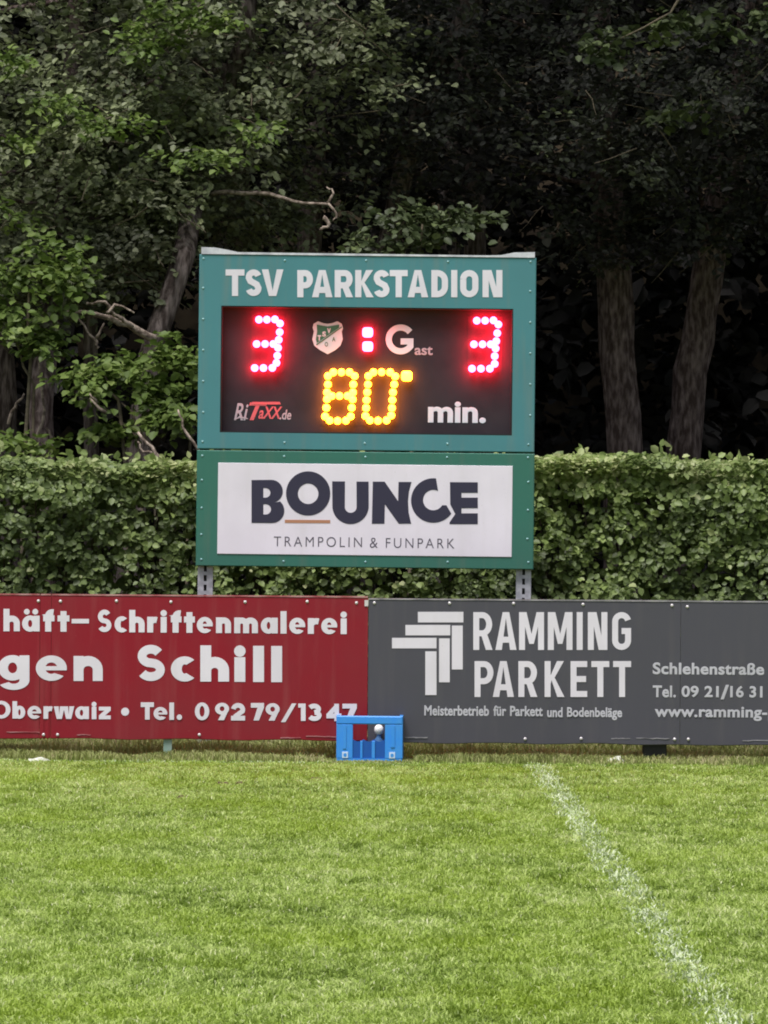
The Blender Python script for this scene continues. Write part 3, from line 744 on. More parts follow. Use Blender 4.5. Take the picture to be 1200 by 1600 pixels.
heavy_line(FR, (('0', 304.5, 327), ('9', 336, 358), ('2', 361, 383), ('7', 392, 412.5), ('9', 415, 437), ('/', 439, 463), ('1', 466, 477.5), ('3', 480.5, 503), ('4', 510, 533.5), ('7', 535, 557.5)), 1125, 19.5, 27, 7.3, 310, M_white)
FR.shape([[(112, 967), (139, 967), (139, 974), (112, 974)]], M_white, 'lettering')
FR.shape([arc(195.5, 1112, 6.3, 0, 360, 20)[:-1]], M_white, 'lettering')
gb, FG = board('advertising_board', 'anthracite grey advertising board with white parquet logo, right of the red one', M_grey,
               [(575.2, 1062.8), (1063.3, 1620)], (1300,),
               [(585, 942), (702.5, 942.5), (802.5, 943), (911, 944.5), (1050, 946), (1074, 948), (820.5, 1154.5), (908, 1154), (1054, 1155), (1075.5, 1155)], 937.5, 1160.5)
for x0, x1, y0, y1 in ((653, 724, 956, 972.5), (633.5, 703.5, 976.5, 992.7), (612.5, 682, 996.7, 1013), (706, 723, 977.5, 1046), (686, 702.7, 997.5, 1066), (664.5, 682, 1017.8, 1086)):
    FG.shape([[(x0, y0), (x1, y0), (x1, y1), (x0, y1)]], M_white, 'logo_bar')
stroke_word(FG, 'RAMMING', ((739.5, 769), (774, 807), (811, 850), (856, 894.5), (901, 910.5), (918.5, 949), (956.5, 986)), 956.5, 1015.5, 9.3, M_white)
stroke_word(FG, 'PARKETT', ((741.5, 771), (770, 803), (810, 839), (851, 881), (891.5, 917.5), (924, 952), (958, 986)), 1033, 1089, 9.3, M_white)
M_small = panel_mat('faded_small_lettering', (0.50, 0.49, 0.55), (0.34, 0.33, 0.33), .3)
for s_, x0, x1, y0, y1 in (('Meisterbetrieb', 663, 764, 1102, 1119), ('für', 771, 791, 1102.5, 1119), ('Parkett', 797, 848, 1103, 1119.5), ('und', 855, 879, 1105, 1121), ('Bodenbeläge', 886, 972, 1105, 1125.5)):
    FG.text(s_, x0, x1, y0, y1, M_small, bold=.03, spacing=1.02)
for s_, x0, x1, y0, y1 in (('Schlehenstraße', 1020, 1194, 1035, 1055), ('Tel.', 1020, 1056, 1071, 1090), ('09 21', 1065, 1123, 1071.5, 1090), ('/', 1126, 1139, 1070, 1093), ('16 31 2', 1141, 1216, 1071.5, 1090.5), ('www.ramming-p', 1023, 1213, 1103.5, 1127)):
    FG.text(s_, x0, x1, y0, y1, M_small, bold=.03, spacing=1.05)
# strip of white tape over the joint of the two boards
tp = MB(); u, v = FG.uv(572.5, 942); tp.box(u - .011, u + .011, -.006, -.0035, v - .02, v + .017)
tp.build('tape', M_bolt, gb)
# scuffed streaks along the lower folds
for F_, m_, lst in ((FR, M_edge[M_red.name], ((10, 62, 1143.5), (120, 142, 1147.5), (438, 470, 1152), (478, 525, 1150))), (FG, M_edge[M_grey.name], ((632, 668, 1151.5), (994, 1046, 1153), (1160, 1230, 1156.5), (955, 985, 1153.5)))):
    for x0, x1, y in lst:
        a = [(x0 + (x1 - x0) * k / 8, y + random.uniform(-.5, .5)) for k in range(9)]; b_ = [(x, yy + random.uniform(.8, 1.8)) for x, yy in a][::-1]
        F_.shape([a + b_], m_, 'scuff_mark')
# dark block under the grey board
q = MB(); c0 = at(1023, 1166, YA + .06); q.box(-.072, .072, -.03, .06, 0, .14, .006)
tag(q.build('support_block', M_black, None, loc=(c0.x, YA + .075, 0)), 'small black block standing on the grass under the grey board', 'block')

# ------------------------------------------------------------------ crate
def crate():
    YC = 23.75
    a = on_ground(577, 1189.5); YC = a.y
    root = empty('drinks_crate', (at(577, 1189, YC).x, YC, 0), (0, 0, R(-1.5)))
    tag(root, 'bright blue plastic drinks crate standing on the grass in front of the boards', 'crate')
    W, Dp, H = .200, .300, .272
    def wall(y0, y1, front):
        m = MB(); s = -1 if front else 1
        yo = y0 if front else y1
        m.box(-W, -.098, y0, y1, .014, H - .052, .003); m.box(.090, W, y0, y1, .014, H - .052, .003)   # corner columns
        return m
    body = MB()
    # top rim, all round
    body.box(-W, W, 0, .022, H - .050, H, .006); body.box(-W, W, Dp - .022, Dp, H - .050, H)
    body.box(-W, -W + .02, .0225, Dp - .0225, H - .050, H); body.box(W - .02, W, .0225, Dp - .0225, H - .050, H)
    # base rim
    body.box(-W + .004, W - .004, .003, Dp - .003, 0, .016)
    # columns (slightly proud ribs)
    for (x0, x1) in ((-W, -.100), (.092, W)):
        for yy in (0, Dp - .018):
            body.box(x0 + .001, x1, yy + .002, yy + .018, .0165, H - .0505, .003)
        if x0 < 0: body.box(-.160, -.140, -.003, .0015, .075, H - .058)
        else: body.box(.128, .152, -.003, .0015, .085, H - .058)
    # side walls
    body.box(-W + .001, -W + .014, .0185, Dp - .0185, .0165, H - .0505); body.box(W - .014, W - .001, .0185, Dp - .0185, .0165, H - .0505)
    # front and back lower walls: scalloped edge and ribs
    for yy in (.004, Dp - .016):
        n = 24
        x0, x1 = -.0995, .0915; vs = []
        for k in range(n + 1):
            x = x0 + (x1 - x0) * k / n
            ph = (k / n * 3) % 1.0
            z = .118 + .014 * (abs(2 * ph - 1) ** 2)
            vs += [(x, yy + .006, .0165), (x, yy + .006, z), (x, yy + .012, z), (x, yy + .012, .0165)]
        fs = []
        for k in range(n):
            for j in range(4):
                j2 = (j + 1) % 4; fs.append((k * 4 + j, k * 4 + j2, (k + 1) * 4 + j2, (k + 1) * 4 + j))
        (lowb if yy < .1 else lowb2).add(vs, fs)
    for xc, ww in ((-.048, .007), (.024, .010)):
        body.box(xc - ww, xc + ww, .002, .0098, .0165, .122, .002)
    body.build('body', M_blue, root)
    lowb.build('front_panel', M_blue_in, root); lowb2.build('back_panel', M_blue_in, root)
    # bottle dividers inside
    dv = MB()
    for k in range(1, 5): dv.box(-W + .0145 + k * .0742 - .002, -W + .0145 + k * .0742 + .002, .02, Dp - .02, .0165, .105)
    for k in range(1, 4): dv.box(-W + .0146, W - .0146, k * Dp / 4 - .0015, k * Dp / 4 + .0015, .0168, .1045)
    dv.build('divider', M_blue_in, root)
    for x in (-.146, .137):
        e = MB(); e.box(x - .018, x + .018, -.0015, .0018, .018, .056, .001); pl = e.build('printed_badge', M_cratewhite, root)
        e = MB(); n = 12
        ring = [(x + .010 * math.cos(2 * math.pi * k / n), -.0027, .037 + .011 * math.sin(2 * math.pi * k / n)) for k in range(n)]
        e.add(ring, [tuple(range(n))]); e.build('badge_emblem', M_blue, pl)
    # bottle with a round white cap
    bx, by = .056, .10
    br = empty('bottle', (0, 0, 0)); br.location = root.matrix_basis @ Vector((bx, by, .017)) if False else (root.location.x + bx, root.location.y + by, .017)
    tag(br, 'bottle with round white cap standing inside the blue crate', 'bottle')
    g = MB(); pr = [(.001, 0), (.030, 0), (.032, .01), (.032, .085), (.024, .108), (.014, .125), (.013, .150)]
    g.tube([(0, 0, z) for r_, z in pr], [r_ for r_, z in pr], 16)
    g.build('glass', mat('dark_blue_bottle', (0.10, 0.24, 0.50), .3), br, True)
    c = MB(); n = 14
    pr = [(.001, .137), (.014, .139), (.0235, .147), (.0285, .164), (.0265, .181), (.017, .194), (.008, .198), (.001, .1985)]
    c.tube([(0, 0, z) for r_, z in pr], [r_ for r_, z in pr], 16); c.build('cap', M_cap, br, True)
lowb, lowb2 = MB(), MB()
crate()

# ------------------------------------------------------------------ foliage
def spray_leaves(C, nper, rad, size, up=.8, droop=.12, flat=.35, seed=1):
    "leafy twigs: each centre carries nper leaves on a few stalks fanning outward in a flattish layer"
    g = np.random.default_rng(seed); n = len(C)
    # plane of each spray
    pn = norm(np.stack([g.normal(0, flat, n), g.normal(0, flat, n) - .25, np.ones(n)], 1))
    a0 = g.uniform(0, 2 * np.pi, n)
    e1 = norm(np.cross(pn, np.stack([np.cos(a0), np.sin(a0), np.zeros(n)], 1))); e2 = np.cross(pn, e1)
    k = 5
    tw = g.uniform(0, 2 * np.pi, (n, k)); ti = g.integers(0, k, (n, nper))
    ang = np.take_along_axis(tw, ti, 1); r = rad[:, None] * np.sqrt(g.random((n, nper))) * g.uniform(.5, 1.1, (n, nper))
    side = g.choice([-1, 1], (n, nper))
    dirv = np.cos(ang)[..., None] * e1[:, None] + np.sin(ang)[..., None] * e2[:, None]
    perp = -np.sin(ang)[..., None] * e1[:, None] + np.cos(ang)[..., None] * e2[:, None]
    P = C[:, None] + dirv * r[..., None] - np.array([0, 0, 1]) * (droop * (r / rad[:, None]) ** 2 * rad[:, None])[..., None] + g.normal(0, .03, (n, nper, 3))
    T = dirv * .7 + perp * side[..., None] * .8 + g.normal(0, .25, (n, nper, 3)) - np.array([0, 0, .2])
    N = pn[:, None] * up + g.normal(0, .38, (n, nper, 3))
    sz = size * g.uniform(.6, 1.25, (n, nper))
    tone = np.clip(.45 + g.normal(0, .16, (n, 1)) + g.normal(0, .16, (n, nper)), 0, 1)
    return P.reshape(-1, 3), T.reshape(-1, 3), N.reshape(-1, 3), sz.ravel(), tone.ravel()
def in_ellipsoid(n, c, r, g, shell=0.0):
    d = norm(g.normal(0, 1, (n, 3))); q = g.random(n) ** (1 / 3) if not shell else g.uniform(shell, 1, n)
    return np.array(c) + d * q[:, None] * np.array(r)

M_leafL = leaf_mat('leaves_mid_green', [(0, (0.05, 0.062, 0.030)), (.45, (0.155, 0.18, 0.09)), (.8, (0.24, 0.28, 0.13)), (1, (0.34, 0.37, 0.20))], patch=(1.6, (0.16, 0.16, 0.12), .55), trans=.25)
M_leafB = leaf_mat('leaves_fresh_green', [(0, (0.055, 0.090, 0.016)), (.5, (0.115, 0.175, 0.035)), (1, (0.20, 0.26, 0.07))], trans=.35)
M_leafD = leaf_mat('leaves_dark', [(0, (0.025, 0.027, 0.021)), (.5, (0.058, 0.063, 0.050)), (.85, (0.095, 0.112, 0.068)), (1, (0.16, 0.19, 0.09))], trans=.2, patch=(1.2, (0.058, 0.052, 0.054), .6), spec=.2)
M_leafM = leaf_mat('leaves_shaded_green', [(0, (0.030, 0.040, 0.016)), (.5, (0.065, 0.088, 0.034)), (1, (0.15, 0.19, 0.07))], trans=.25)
M_leafF = leaf_mat('leaves_shade_darkened', [(0, (0.016, 0.015, 0.015)), (.5, (0.032, 0.031, 0.030)), (1, (0.055, 0.057, 0.045))], trans=.1, spec=.05, rough=.9)  # leaf colour darkened so the depth of the wood reads as shade
M_hedge = leaf_mat('hedge_leaves', [(0, (0.035, 0.048, 0.010)), (.42, (0.135, 0.190, 0.050)), (.75, (0.29, 0.375, 0.118)), (1, (0.50, 0.53, 0.26))], trans=.38, patch=(.9, (0.12, 0.155, 0.085), .45), spec=.45, rough=.5)

def taper_path(p0, p1, n, wob, g):
    p0, p1 = Vector(p0), Vector(p1); out = []
    off = Vector((0, 0, 0))
    for i in range(n + 1):
        t = i / n
        if 0 < i: off += Vector((g.uniform(-1, 1), g.uniform(-1, 1), g.uniform(-.5, .5))) * wob
        out.append(p0.lerp(p1, t) + off)
    return out
def tree(name, label, trunk, r0, r1, crowns, leafmat, nsprays_scale=1.15, size=.064, nper=44, bark=None, limbs=14, seed=1, cat='tree', group=None, spray_r=(.22, .45), flat=.35, shoots=()):
    bark = bark or M_bark; g = random.Random(seed); ng = np.random.default_rng(seed)
    base = Vector(trunk[0]); root = empty(name, (base.x, base.y, 0)); tag(root, label, cat, group)
    loc = lambda p: Vector(p) - root.location
    # smooth trunk path
    pts = []
    for i in range(len(trunk) - 1):
        a, b = Vector(trunk[i]), Vector(trunk[i + 1])
        k = max(2, int((b - a).length / .25))
        for j in range(k): pts.append(a.lerp(b, j / k) + Vector((g.uniform(-1, 1), g.uniform(-1, 1), 0)) * r0 * .10)
    pts.append(Vector(trunk[-1]))
    n = len(pts); rad = [r0 + (r1 - r0) * i / (n - 1) for i in range(n)]
    rad[0] *= 1.5; rad[1] *= 1.2
    m = MB(); random.seed(seed); m.tube([loc(p) for p in pts], rad, 14, wob=.16); m.build('trunk', bark, root, True)
    C = []
    for (c, r, ns) in crowns:
        C.append(in_ellipsoid(int(ns * nsprays_scale), c, r, ng))
    C = np.concatenate(C)
    # limbs from the trunk to spray centres
    idx = ng.choice(len(C), min(limbs, len(C)), replace=False)
    for q in idx:
        tgt = Vector(C[q]); lo = [p for p in pts if p.z < tgt.z + .3]
        st = lo[-1] if lo else pts[-1]
        if len(lo) > 3: st = lo[-1 - g.randrange(0, min(3, len(lo)))]
        pp = taper_path(st, tgt, 6, .05, g); L = (tgt - st).length
        rr = min(r0 * .4, .012 + .012 * L)
        lm = MB(); lm.tube([loc(p) for p in pp], [rr * (1 - .8 * i / 6) for i in range(7)], 6)
        lm.build('branch', bark, root, True)
    # fine twigs joined in one part
    tw = MB()
    for q in ng.choice(len(C), min(len(C), 160), replace=False):
        c = Vector(C[q]); e = c + Vector((g.uniform(-.4, .4), g.uniform(-.4, .4), g.uniform(-.35, .1)))
        tw.tube([loc(p) for p in taper_path(c, e, 3, .03, g)], [.006, .005, .004, .002], 4, cap=False)
    tag(tw.build('twigs', M_twig, root), kind='stuff')
    srad = ng.uniform(spray_r[0], spray_r[1], len(C))
    P, T, N, sz, tone = spray_leaves(C, nper, srad, size, seed=seed, flat=flat)
    P = P - np.array(root.location)
    tag(leaves('crown', P, T, N, sz, tone, leafmat, root), kind='stuff')
    if shoots:
        C = np.concatenate([in_ellipsoid(ns, c, r, ng) for c, r, ns in shoots])
        P, T, N, sz, tone = spray_leaves(C, 24, ng.uniform(.14, .26, len(C)), size, seed=seed + 5, flat=.25)
        tag(leaves('young_shoots', P - np.array(root.location), T, N, sz, tone, M_leafB, root), kind='stuff')
    return root

def W(px, py, Y): p = at(px, py, Y); return (p.x, p.y, p.z)
def base(px, Y): p = at(px, 800, Y); return (p.x, Y, 0)

# --- hedge
M_stem = mat('hedge_stem_bark', (0.045, 0.036, 0.026), .9, .1, col2=(0.09, 0.075, 0.055), scale=20)
def hedge():
    root = empty('hedge', (0, 27.1, 0)); tag(root, 'clipped green leafy hedge running behind the scoreboard and the boards', 'hedge')
    g = np.random.default_rng(5)
    x0, x1, y0, y1 = -4.6, 4.6, 26.5, 27.7
    def top(x): return 1.818 + .012 * np.clip(x, -2, 2) + .05 * (vnoise(x + 30, x * 0, .9, 31) - .5) + .05 * (vnoise(x + 30, x * 0, 4, 32) - .5)
    # front face
    def emit(n, mode):
        X = g.uniform(x0, x1, n)
        if mode == 'front':
            Z = g.uniform(.05, 1, n) * top(X); bump = .20 * (vnoise(X + 40, Z, 3.0, 33) - .5) + .14 * (vnoise(X + 40, Z, 9, 34) - .5)
            depth = g.random(n) ** 2 * .22
            rnd = np.clip((Z - (top(X) - .26)) / .26, 0, 1) ** 2 * .26
            Y = y0 + bump + depth + rnd; nrm = np.stack([g.normal(0, .45, n), -1 + g.normal(0, .35, n), .55 + g.normal(0, .5, n)], 1)
            keep = vnoise(X + 40, Z * 1.3, 7, 35) * .55 + vnoise(X + 40, Z, 14, 36) * .45 > .56 - .13 * Z / 1.8 + depth * .3 * 0
            # gaps where the hedge is thin
            keep |= g.random(n) < .15
            keep |= Z > top(X) - .25
        elif mode == 'top':
            Y = g.uniform(y0 - .02, y1, n); Z = top(X) + .05 * (vnoise(X + 40, Y, 5, 37) - .5) - g.random(n) ** 2 * .10
            nrm = np.stack([g.normal(0, .5, n), -.25 + g.normal(0, .5, n), 1 + g.normal(0, .3, n)], 1); keep = np.ones(n, bool)
        elif mode == 'core':
            Y = g.uniform(y0 + .2, y1 - .1, n); Z = g.uniform(.1, 1, n) * (top(X) - .08)
            nrm = g.normal(0, 1, (n, 3)); keep = np.ones(n, bool)
        elif mode == 'back':
            Y = y1 - g.random(n) * .15; Z = g.uniform(.05, 1, n) * top(X); nrm = np.stack([g.normal(0, .5, n), np.ones(n), g.normal(.3, .5, n)], 1); keep = np.ones(n, bool)
        P = np.stack([X, Y, Z], 1)[keep]; nrm = nrm[keep]
        T = g.normal(0, 1, P.shape) * np.array([1, .35, .6]) + np.array([0, -.35, -.15])
        T = T - norm(nrm) * np.sum(T * norm(nrm), 1)[:, None]
        sz = {'front': .040, 'top': .042, 'core': .09, 'back': .07}[mode] * g.uniform(.4, 1.55, len(P))
        tone = np.clip(.42 + .35 * (vnoise(P[:, 0] + 40, P[:, 2], 4, 38) - .5) + g.normal(0, .17, len(P)), 0, 1)
        if mode == 'top': tone = np.clip(tone + .30, 0, 1)  # sky light on the top leaves is put into their tone
        if mode == 'front': tone = np.clip(tone + .30 * np.clip((P[:, 2] - 1.55) / .2, 0, 1), 0, 1)   # lighter tone painted towards the top edge for light from above
        return P, T, nrm, sz, tone
    parts = [emit(84000, 'front'), emit(42000, 'top'), emit(5000, 'core'), emit(5000, 'back')]
    # upright shoots sticking out above the clipped top
    for k in range(46):
        x = random.uniform(x0, x1); y = random.uniform(y0, y0 + .6); h = random.uniform(.03, .11)
        m = random.randint(5, 10); z = float(top(np.array([x]))[0])
        P = np.stack([x + g.normal(0, .03, m), y + g.normal(0, .03, m), z + g.uniform(0, h, m)], 1)
        parts.append((P, g.normal(0, 1, (m, 3)) + np.array([0, 0, .6]), g.normal(0, 1, (m, 3)) + np.array([0, -.6, .6]), g.uniform(.04, .07, m), g.uniform(.6, .95, m)))
    cat_ = [np.concatenate([q[i] for q in parts]) for i in range(5)]
    cat_[0] = cat_[0] - np.array(root.location)
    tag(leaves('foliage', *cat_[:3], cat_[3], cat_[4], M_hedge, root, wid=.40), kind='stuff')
    # woody frame inside
    for k in range(34):
        x = x0 + (x1 - x0) * (k + .5) / 34 + random.uniform(-.05, .05)
        m = MB()
        for j in range(4):
            a = Vector((x, random.uniform(-.25, .25), 0)); b = Vector((x + random.uniform(-.3, .3), random.uniform(-.5, .5), random.uniform(1.2, 1.7)))
            m.tube(taper_path(a, b, 6, .025, random), [.016, .015, .013, .011, .009, .007, .004], 6)
        m.build('stem', M_stem, root, True)
hedge()

# --- wood behind the hedge
G = 'trees of the wood behind the hedge'
# left: pale trunk at the frame edge
tree('leafy_tree', 'tree with short upright reddish trunk rising behind the hedge near the left edge', [base(72, 30.6), W(66, 700, 30.6), W(64, 600, 30.6), W(80, 480, 30.8), W(100, 380, 31), W(112, 150, 31.6), W(120, -200, 31.9), W(130, -700, 31.5)], .105, .05,
     [(W(60, 250, 30.7), (1.2, .9, .9), 130), (W(40, 420, 30.6), (.8, .4, .45), 60), (W(200, 380, 31.0), (.7, .4, .45), 50), (W(120, 60, 31.2), (1.3, 1.0, .9), 100), (W(120, -250, 31.5), (1.6, 1.4, 1.2), 90), (W(-200, 100, 31), (1.0, 1.0, 1.8), 60)], M_leafL, bark=M_bark_red, seed=21, group=G, limbs=18,
     shoots=[(W(90, 168, 29.8), (.25, .2, .05), 6), (W(180, 190, 29.8), (.3, .2, .06), 8), (W(15, 95, 29.8), (.15, .2, .12), 6), (W(20, 215, 29.8), (.2, .2, .06), 4), (W(15, 340, 29.8), (.2, .2, .10), 5)])
tree('leafy_tree', 'tree with thick leaning ridged trunk left of the scoreboard', [base(180, 30.6), W(225, 600, 30.6), W(248, 510, 30.6), W(285, 400, 30.7), W(305, 310, 31.2), W(330, 200, 32.2), W(385, 60, 32), W(400, -150, 32.2), W(420, -700, 32.5)], .105, .045,
     [(W(250, 230, 31.4), (1.0, .7, .65), 110), (W(420, 330, 32.6), (.8, .5, .5), 40), (W(330, 40, 31.6), (1.4, 1.1, .9), 110), (W(380, -250, 32.2), (1.8, 1.6, 1.3), 110), (W(480, 90, 32), (.9, .7, .7), 45)], M_leafL, bark=M_bark, seed=22, group=G, limbs=18,
     shoots=[(W(250, 30, 30.4), (.3, .2, .22), 14), (W(330, 30, 30.4), (.25, .2, .14), 8), (W(310, 245, 30.2), (.3, .2, .07), 8), (W(395, 205, 30.6), (.16, .2, .05), 5), (W(230, 80, 30.2), (.2, .2, .1), 5)])
tree('leafy_tree', 'slim tree with thin bare stem among the foliage at the upper left', [base(150, 33.5), W(140, 500, 33.5), W(128, 150, 33.5), W(120, -100, 33.5), W(120, -600, 33.5)], .07, .04,
     [(W(150, 330, 33.2), (1.3, .6, .55), 110), (W(40, 420, 33.4), (.9, .6, .5), 60), (W(200, -50, 33.5), (1.8, 1.2, 1.3), 120)], M_leafL, seed=23, group=G, limbs=12)
# centre, dark
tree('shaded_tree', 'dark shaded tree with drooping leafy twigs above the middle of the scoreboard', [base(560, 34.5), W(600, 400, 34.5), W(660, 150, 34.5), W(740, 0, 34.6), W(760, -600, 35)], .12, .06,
     [(W(610, 200, 33.6), (1.1, .7, .50), 60), (W(560, 60, 33.8), (1.5, 1.0, .7), 90), (W(640, -250, 34), (2.0, 1.6, 1.3), 130), ((0.0, 32.2, 8.4), (1.6, 2.2, 1.4), 160)], M_leafD, seed=24, group=G, limbs=14)  # last crown is an unseen overhang, added to shade the wood below
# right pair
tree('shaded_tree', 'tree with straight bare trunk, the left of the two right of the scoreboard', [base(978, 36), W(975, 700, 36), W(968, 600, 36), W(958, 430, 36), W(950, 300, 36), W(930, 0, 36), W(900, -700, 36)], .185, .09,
     [(W(860, 130, 35), (1.9, 1.3, 1.1), 130), (W(1000, 170, 33), (1.0, .8, .7), 60), (W(960, 370, 34.8), (.8, .5, .35), 26), (W(900, -300, 35), (2.4, 2.2, 1.8), 170), ((1.6, 31.3, 8.2), (2.2, 2.6, 1.5), 230)], M_leafD, bark=M_bark_red, seed=25, group=G, limbs=14)  # last crown overhangs out of view, put there to block sky and sun
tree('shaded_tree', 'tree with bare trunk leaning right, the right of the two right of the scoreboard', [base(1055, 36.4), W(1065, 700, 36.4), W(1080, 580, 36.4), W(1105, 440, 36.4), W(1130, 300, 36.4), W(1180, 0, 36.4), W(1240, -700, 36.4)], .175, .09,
     [(W(1120, 280, 34.5), (1.2, .9, .62), 100), (W(1100, 60, 34), (1.4, 1.0, .8), 90), (W(1200, -300, 35), (2.4, 2.2, 1.8), 170), ((4.6, 31.3, 8.0), (2.4, 2.6, 1.6), 230)], M_leafD, bark=M_bark_red, seed=26, group=G, limbs=14)  # last crown is another added overhang out of view, darkening the interior
# further trees filling the depth
k = 0
for (px, Y, lean, lab) in ((-250, 34, 10, 'shaded tree beyond the left edge of the picture, nearer the hedge'), (20, 37, -20, 'dim back tree standing behind the foliage at the far left'), (330, 38, 30, 'dim back tree behind the left edge of the scoreboard'), (460, 36, 20, 'dim tree rising behind the home digit of the scoreboard'),
                     (760, 39, -15, 'dim back tree behind the guest digit of the scoreboard'), (690, 42, 10, 'farthest dim tree, hidden mostly behind the scoreboard'), (1300, 40, 10, 'dim back tree just beyond the right edge of the picture'), (1400, 36, -20, 'shaded tree beyond the right edge, deep in the wood'), (1500, 33, 0, 'shaded tree beyond the right edge, close behind the hedge'), (-450, 32, 0, 'leftmost shaded tree, outside the left edge of the picture')):
    k += 1
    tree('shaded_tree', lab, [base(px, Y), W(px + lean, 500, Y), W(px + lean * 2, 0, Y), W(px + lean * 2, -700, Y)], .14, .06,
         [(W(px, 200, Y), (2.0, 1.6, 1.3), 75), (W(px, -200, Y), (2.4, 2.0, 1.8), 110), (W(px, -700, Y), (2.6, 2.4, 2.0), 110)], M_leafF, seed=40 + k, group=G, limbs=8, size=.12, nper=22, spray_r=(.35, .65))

# understorey shrubs behind the hedge
def shrub(label, stems, crowns, seed, size=.075, m=M_leafB, name='shrub', nper=20):
    g = random.Random(seed); ng = np.random.default_rng(seed)
    b = stems[0][0]; root = empty(name, (b[0], b[1], b[2])); tag(root, label, 'shrub', 'understorey shrubs behind the hedge')
    for st, r in [(s[:-1], s[-1]) for s in stems]:
        pts = []
        for i in range(len(st) - 1):
            a, c = Vector(st[i]), Vector(st[i + 1])
            for j in range(4): pts.append(a.lerp(c, j / 4) + Vector((g.uniform(-1, 1), g.uniform(-1, 1), g.uniform(-1, 1))) * .018)
        pts.append(Vector(st[-1])); n = len(pts)
        mb = MB(); mb.tube([p - root.location for p in pts], [r * (1 - .7 * i / n) for i in range(n)], 7, wob=.2); mb.build('stem', M_twig, root, True)
    C = np.concatenate([in_ellipsoid(ns, c, r, ng) for c, r, ns in crowns])
    P, T, N, sz, tone = spray_leaves(C, nper, ng.uniform(.12, .24, len(C)), size, seed=seed, flat=.3)
    tag(leaves('foliage', P - np.array(root.location), T, N, sz, tone, m, root, wid=.38), kind='stuff')
Y = 29.6
shrub('fresh green shrub reaching over the hedge at the left edge of the picture', [(base(30, Y), W(45, 560, Y), W(40, 430, Y), .02), (base(60, Y), W(50, 600, Y), W(10, 480, Y), .016)],
      [(W(55, 440, Y), (.42, .3, .17), 26), (W(20, 500, Y), (.40, .3, .16), 22), (W(85, 400, Y), (.25, .2, .10), 8), (W(75, 540, Y), (.25, .2, .05), 8)], 61)
shrub('fresh green arching shrub just left of the scoreboard behind the hedge', [(base(215, 29.2), W(190, 640, 29.2), W(160, 580, 29.2), .02), (base(250, 29.2), W(215, 680, 29.2), W(150, 630, 29.3), .014), (base(270, 29.2), W(240, 700, 29.2), W(190, 630, 29.2), .018), (base(280, 29.2), W(300, 680, 29.2), W(270, 620, 29.3), .014)],
      [(W(160, 575, 29.4), (.28, .25, .08), 12), (W(200, 610, 29.3), (.42, .3, .16), 24), (W(280, 570, 29.3), (.26, .25, .22), 18), (W(270, 650, 29.2), (.32, .25, .14), 18), (W(180, 670, 29.3), (.3, .2, .08), 8), (W(60, 690, 29.3), (.4, .2, .05), 8), (W(240, 560, 29.5), (.4, .3, .08), 8)], 62)
shrub('bushy mid green shrub peeping out above the scoreboard', [(base(640, 30.5), W(650, 420, 30.5), W(660, 350, 30.5), .02)],
      [(W(650, 352, 30.5), (.55, .3, .15), 26), (W(600, 385, 30.5), (.4, .3, .08), 10), (W(730, 345, 30.5), (.18, .2, .06), 5)], 63, m=M_leafM)
shrub('bright spray of leaves hanging from above, high at the upper right of the scoreboard', [(W(1100, -60, 31.2), W(1050, 20, 31.1), W(970, 60, 31), .014)],
      [(W(955, 60, 31), (.16, .15, .12), 6), (W(1060, 50, 31.4), (.5, .3, .16), 12), (W(1050, 175, 31.5), (.35, .3, .03), 5), (W(1190, 30, 31.4), (.2, .2, .08), 5)], 64, m=M_leafM, size=.085)

# dead broken branches
def dead(label, paths, seed):
    g = random.Random(seed); p0 = Vector(paths[0][0][0]); root = empty('fallen_branch', p0); tag(root, label, 'branch', 'bare dead branches at the edge of the wood')
    for i, (pts, r) in enumerate(paths):
        pp = []
        for a, b in zip(pts[:-1], pts[1:]):
            a, b = Vector(a), Vector(b)
            for j in range(3): pp.append(a.lerp(b, j / 3) + Vector((g.uniform(-1, 1), 0, g.uniform(-1, 1))) * .012)
        pp.append(Vector(pts[-1])); n = len(pp)
        m = MB(); m.tube([p - p0 for p in pp], [r * (1 - .6 * k / n) for k in range(n)], 8, wob=.3); m.build('limb' if i == 0 else 'side_twig', M_bark_pale, root, True)
dead('pale forked dead branch sticking out left of the leaning trunk', [([W(245, 532, 30.3), W(200, 508, 30.2), W(160, 492, 30.1), W(105, 488, 30)], .034), ([W(205, 508, 30.2), W(180, 492, 30.1), W(165, 470, 30), W(135, 474, 30)], .018),
     ([W(165, 490, 30), W(180, 475, 30), W(210, 489, 30)], .012), ([W(152, 545, 30), W(148, 530, 30), W(122, 498, 30)], .014), ([W(150, 530, 30), W(163, 505, 30)], .011)], 1)
dead('long thin pale dead branch reaching right above the scoreboard', [([W(322, 312, 31.3), W(335, 300, 31.2), W(400, 301, 31.1), W(460, 314, 31), W(515, 319, 31)], .022), ([W(512, 319, 31), W(522, 300, 31), W(510, 292, 31)], .012), ([W(510, 318, 31), W(526, 336, 31), W(520, 345, 31)], .012), ([W(505, 340, 31), W(515, 352, 31), W(500, 360, 31)], .02)], 2)
dead('crooked bare grey stem leaning over the hedge at the lower left', [([W(55, 730, 30), W(58, 690, 30), W(68, 640, 30), W(60, 560, 30)], .018), ([W(80, 725, 29.8), W(82, 690, 29.8), W(72, 668, 29.8)], .016), ([W(12, 665, 30), W(22, 635, 30), W(38, 615, 30)], .014)], 3)
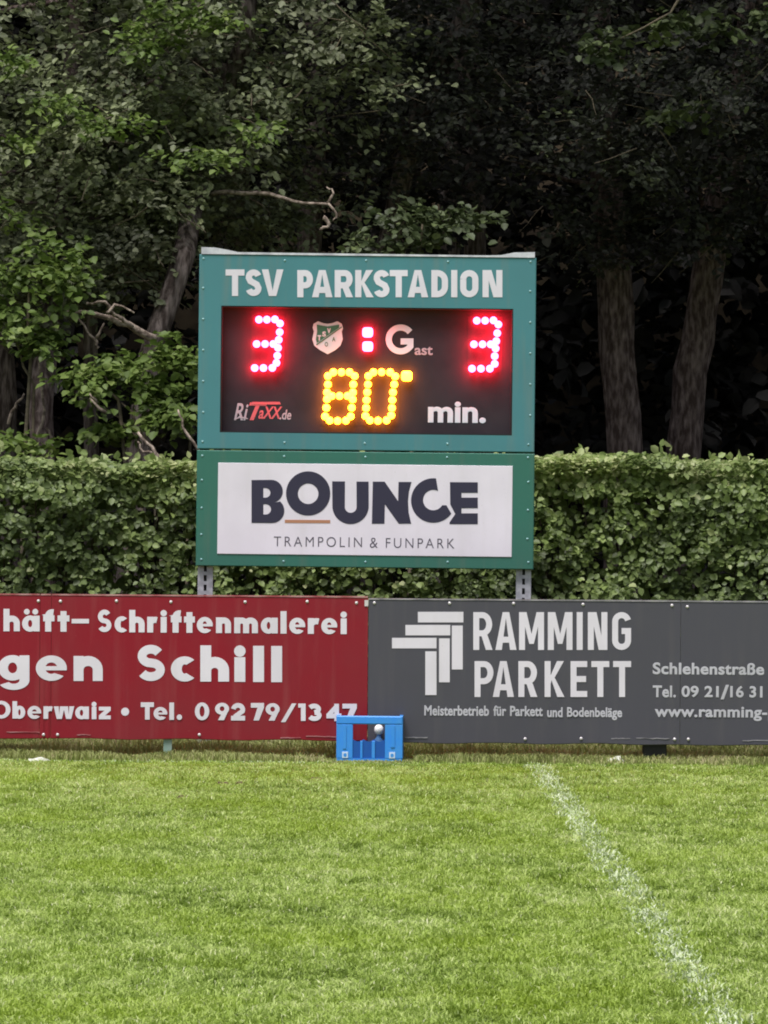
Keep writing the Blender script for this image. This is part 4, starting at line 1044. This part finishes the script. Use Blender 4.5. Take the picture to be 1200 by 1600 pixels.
dead('bare twiggy branches poking over the hedge beside the scoreboard', [([W(262, 725, 28.6), W(235, 700, 28.6), W(215, 675, 28.6)], .02), ([W(248, 712, 28.6), W(222, 705, 28.6), W(215, 690, 28.6)], .012), ([W(310, 705, 28.6), W(285, 665, 28.6), W(278, 640, 28.6)], .012), ([W(150, 630, 29), W(140, 615, 29)], .01), ([W(165, 645, 29), W(140, 622, 29)], .014)], 4)

# far wood closing the view
def far_wood():
    ng = np.random.default_rng(9); n = 4200
    C = np.stack([ng.uniform(-13, 13, n), ng.uniform(44, 47, n), ng.uniform(0, 1, n) ** .9 * 13], 1)
    P, T, N, sz, tone = spray_leaves(C, 20, ng.uniform(.5, .9, n), .26, seed=9, flat=.6)
    n = len(P)
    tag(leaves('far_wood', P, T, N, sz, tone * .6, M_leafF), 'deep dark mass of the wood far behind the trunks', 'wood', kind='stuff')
far_wood()
# dark bank added behind the trees to block sky showing through the gaps
def bank():
    m = MB(); nx, ny = 30, 10
    for j in range(ny + 1):
        for i in range(nx + 1):
            x = -45 + 90 * i / nx; y = 47 + 22 * j / ny
            m.v.append((x, y, -.05 + 24 * (j / ny) ** .8 + random.uniform(-.4, .4) * (j > 0)))
    for j in range(ny):
        for i in range(nx):
            k = j * (nx + 1) + i; m.f.append((k, k + 1, k + nx + 2, k + nx + 1))
    tag(m.build('added_bank', mat('leaf_litter', (0.022, 0.017, 0.012), .95, .05, col2=(0.045, 0.035, 0.022), scale=3), None, True), kind='structure')
bank()

# small things on the grass
M_soil = mat('dark_soil', (0.07, 0.055, 0.03), .95, .1, col2=(0.13, 0.10, 0.055), scale=30)
for px, py, w_, lab in ((347, 1229, .045, 'small dark clod of earth on the pitch, left of a pair'), (373, 1229, .04, 'small dark clod of earth on the pitch, right of a pair'), (497, 1222, .065, 'flat brown clod of torn turf in front of the crate'), (286, 1251, .045, 'small dark tuft of torn turf nearest the camera on the left')):
    c = on_ground(px, py); m = MB(); n = 12
    m.v.append((0, 0, .022))
    for r_, z in ((.5, .018), (1, 0)):
        for k in range(n):
            q = w_ * r_ * random.uniform(.8, 1.2); m.v.append((q * math.cos(k * 2 * math.pi / n), q * .8 * math.sin(k * 2 * math.pi / n), z * random.uniform(.6, 1.2) + .008))
    for k in range(n):
        k2 = (k + 1) % n; m.f.append((0, 1 + k, 1 + k2)); m.f.append((1 + k, 1 + n + k, 1 + n + k2, 1 + k2))
    tag(m.build('earth_clod', M_soil, None, True, c), lab, 'earth clod', 'clods of earth lying on the grass')
M_chalklump = mat('chalk_lump', (0.62, 0.62, 0.56), .9, .1, col2=(0.40, 0.42, 0.32), scale=40)
for px, py, w_, lab in ((60, 1191, .075, 'flat pale heap of spilled marking chalk at the left edge of the pitch'), (963, 1193, .060, 'pale chalk lump on the grass below the grey board')):
    c = on_ground(px, py); m = MB(); n = 14
    hh = .030 if px < 600 else .045
    m.v.append((0, 0, hh))
    for r_, z in ((.35, hh * .92), (.7, hh * .65), (1, 0)):
        for k in range(n):
            q = w_ * r_ * random.uniform(.75, 1.25); m.v.append((q * math.cos(k * 2 * math.pi / n), q * .7 * math.sin(k * 2 * math.pi / n), z * random.uniform(.6, 1.2)))
    for k in range(n):
        k2 = (k + 1) % n; m.f.append((0, 1 + k, 1 + k2))
        for j in range(2): m.f.append((1 + j * n + k, 1 + (j + 1) * n + k, 1 + (j + 1) * n + k2, 1 + j * n + k2))
    tag(m.build('chalk_heap', M_chalklump, None, True, c), lab, 'chalk heap', 'heaps of marking chalk')
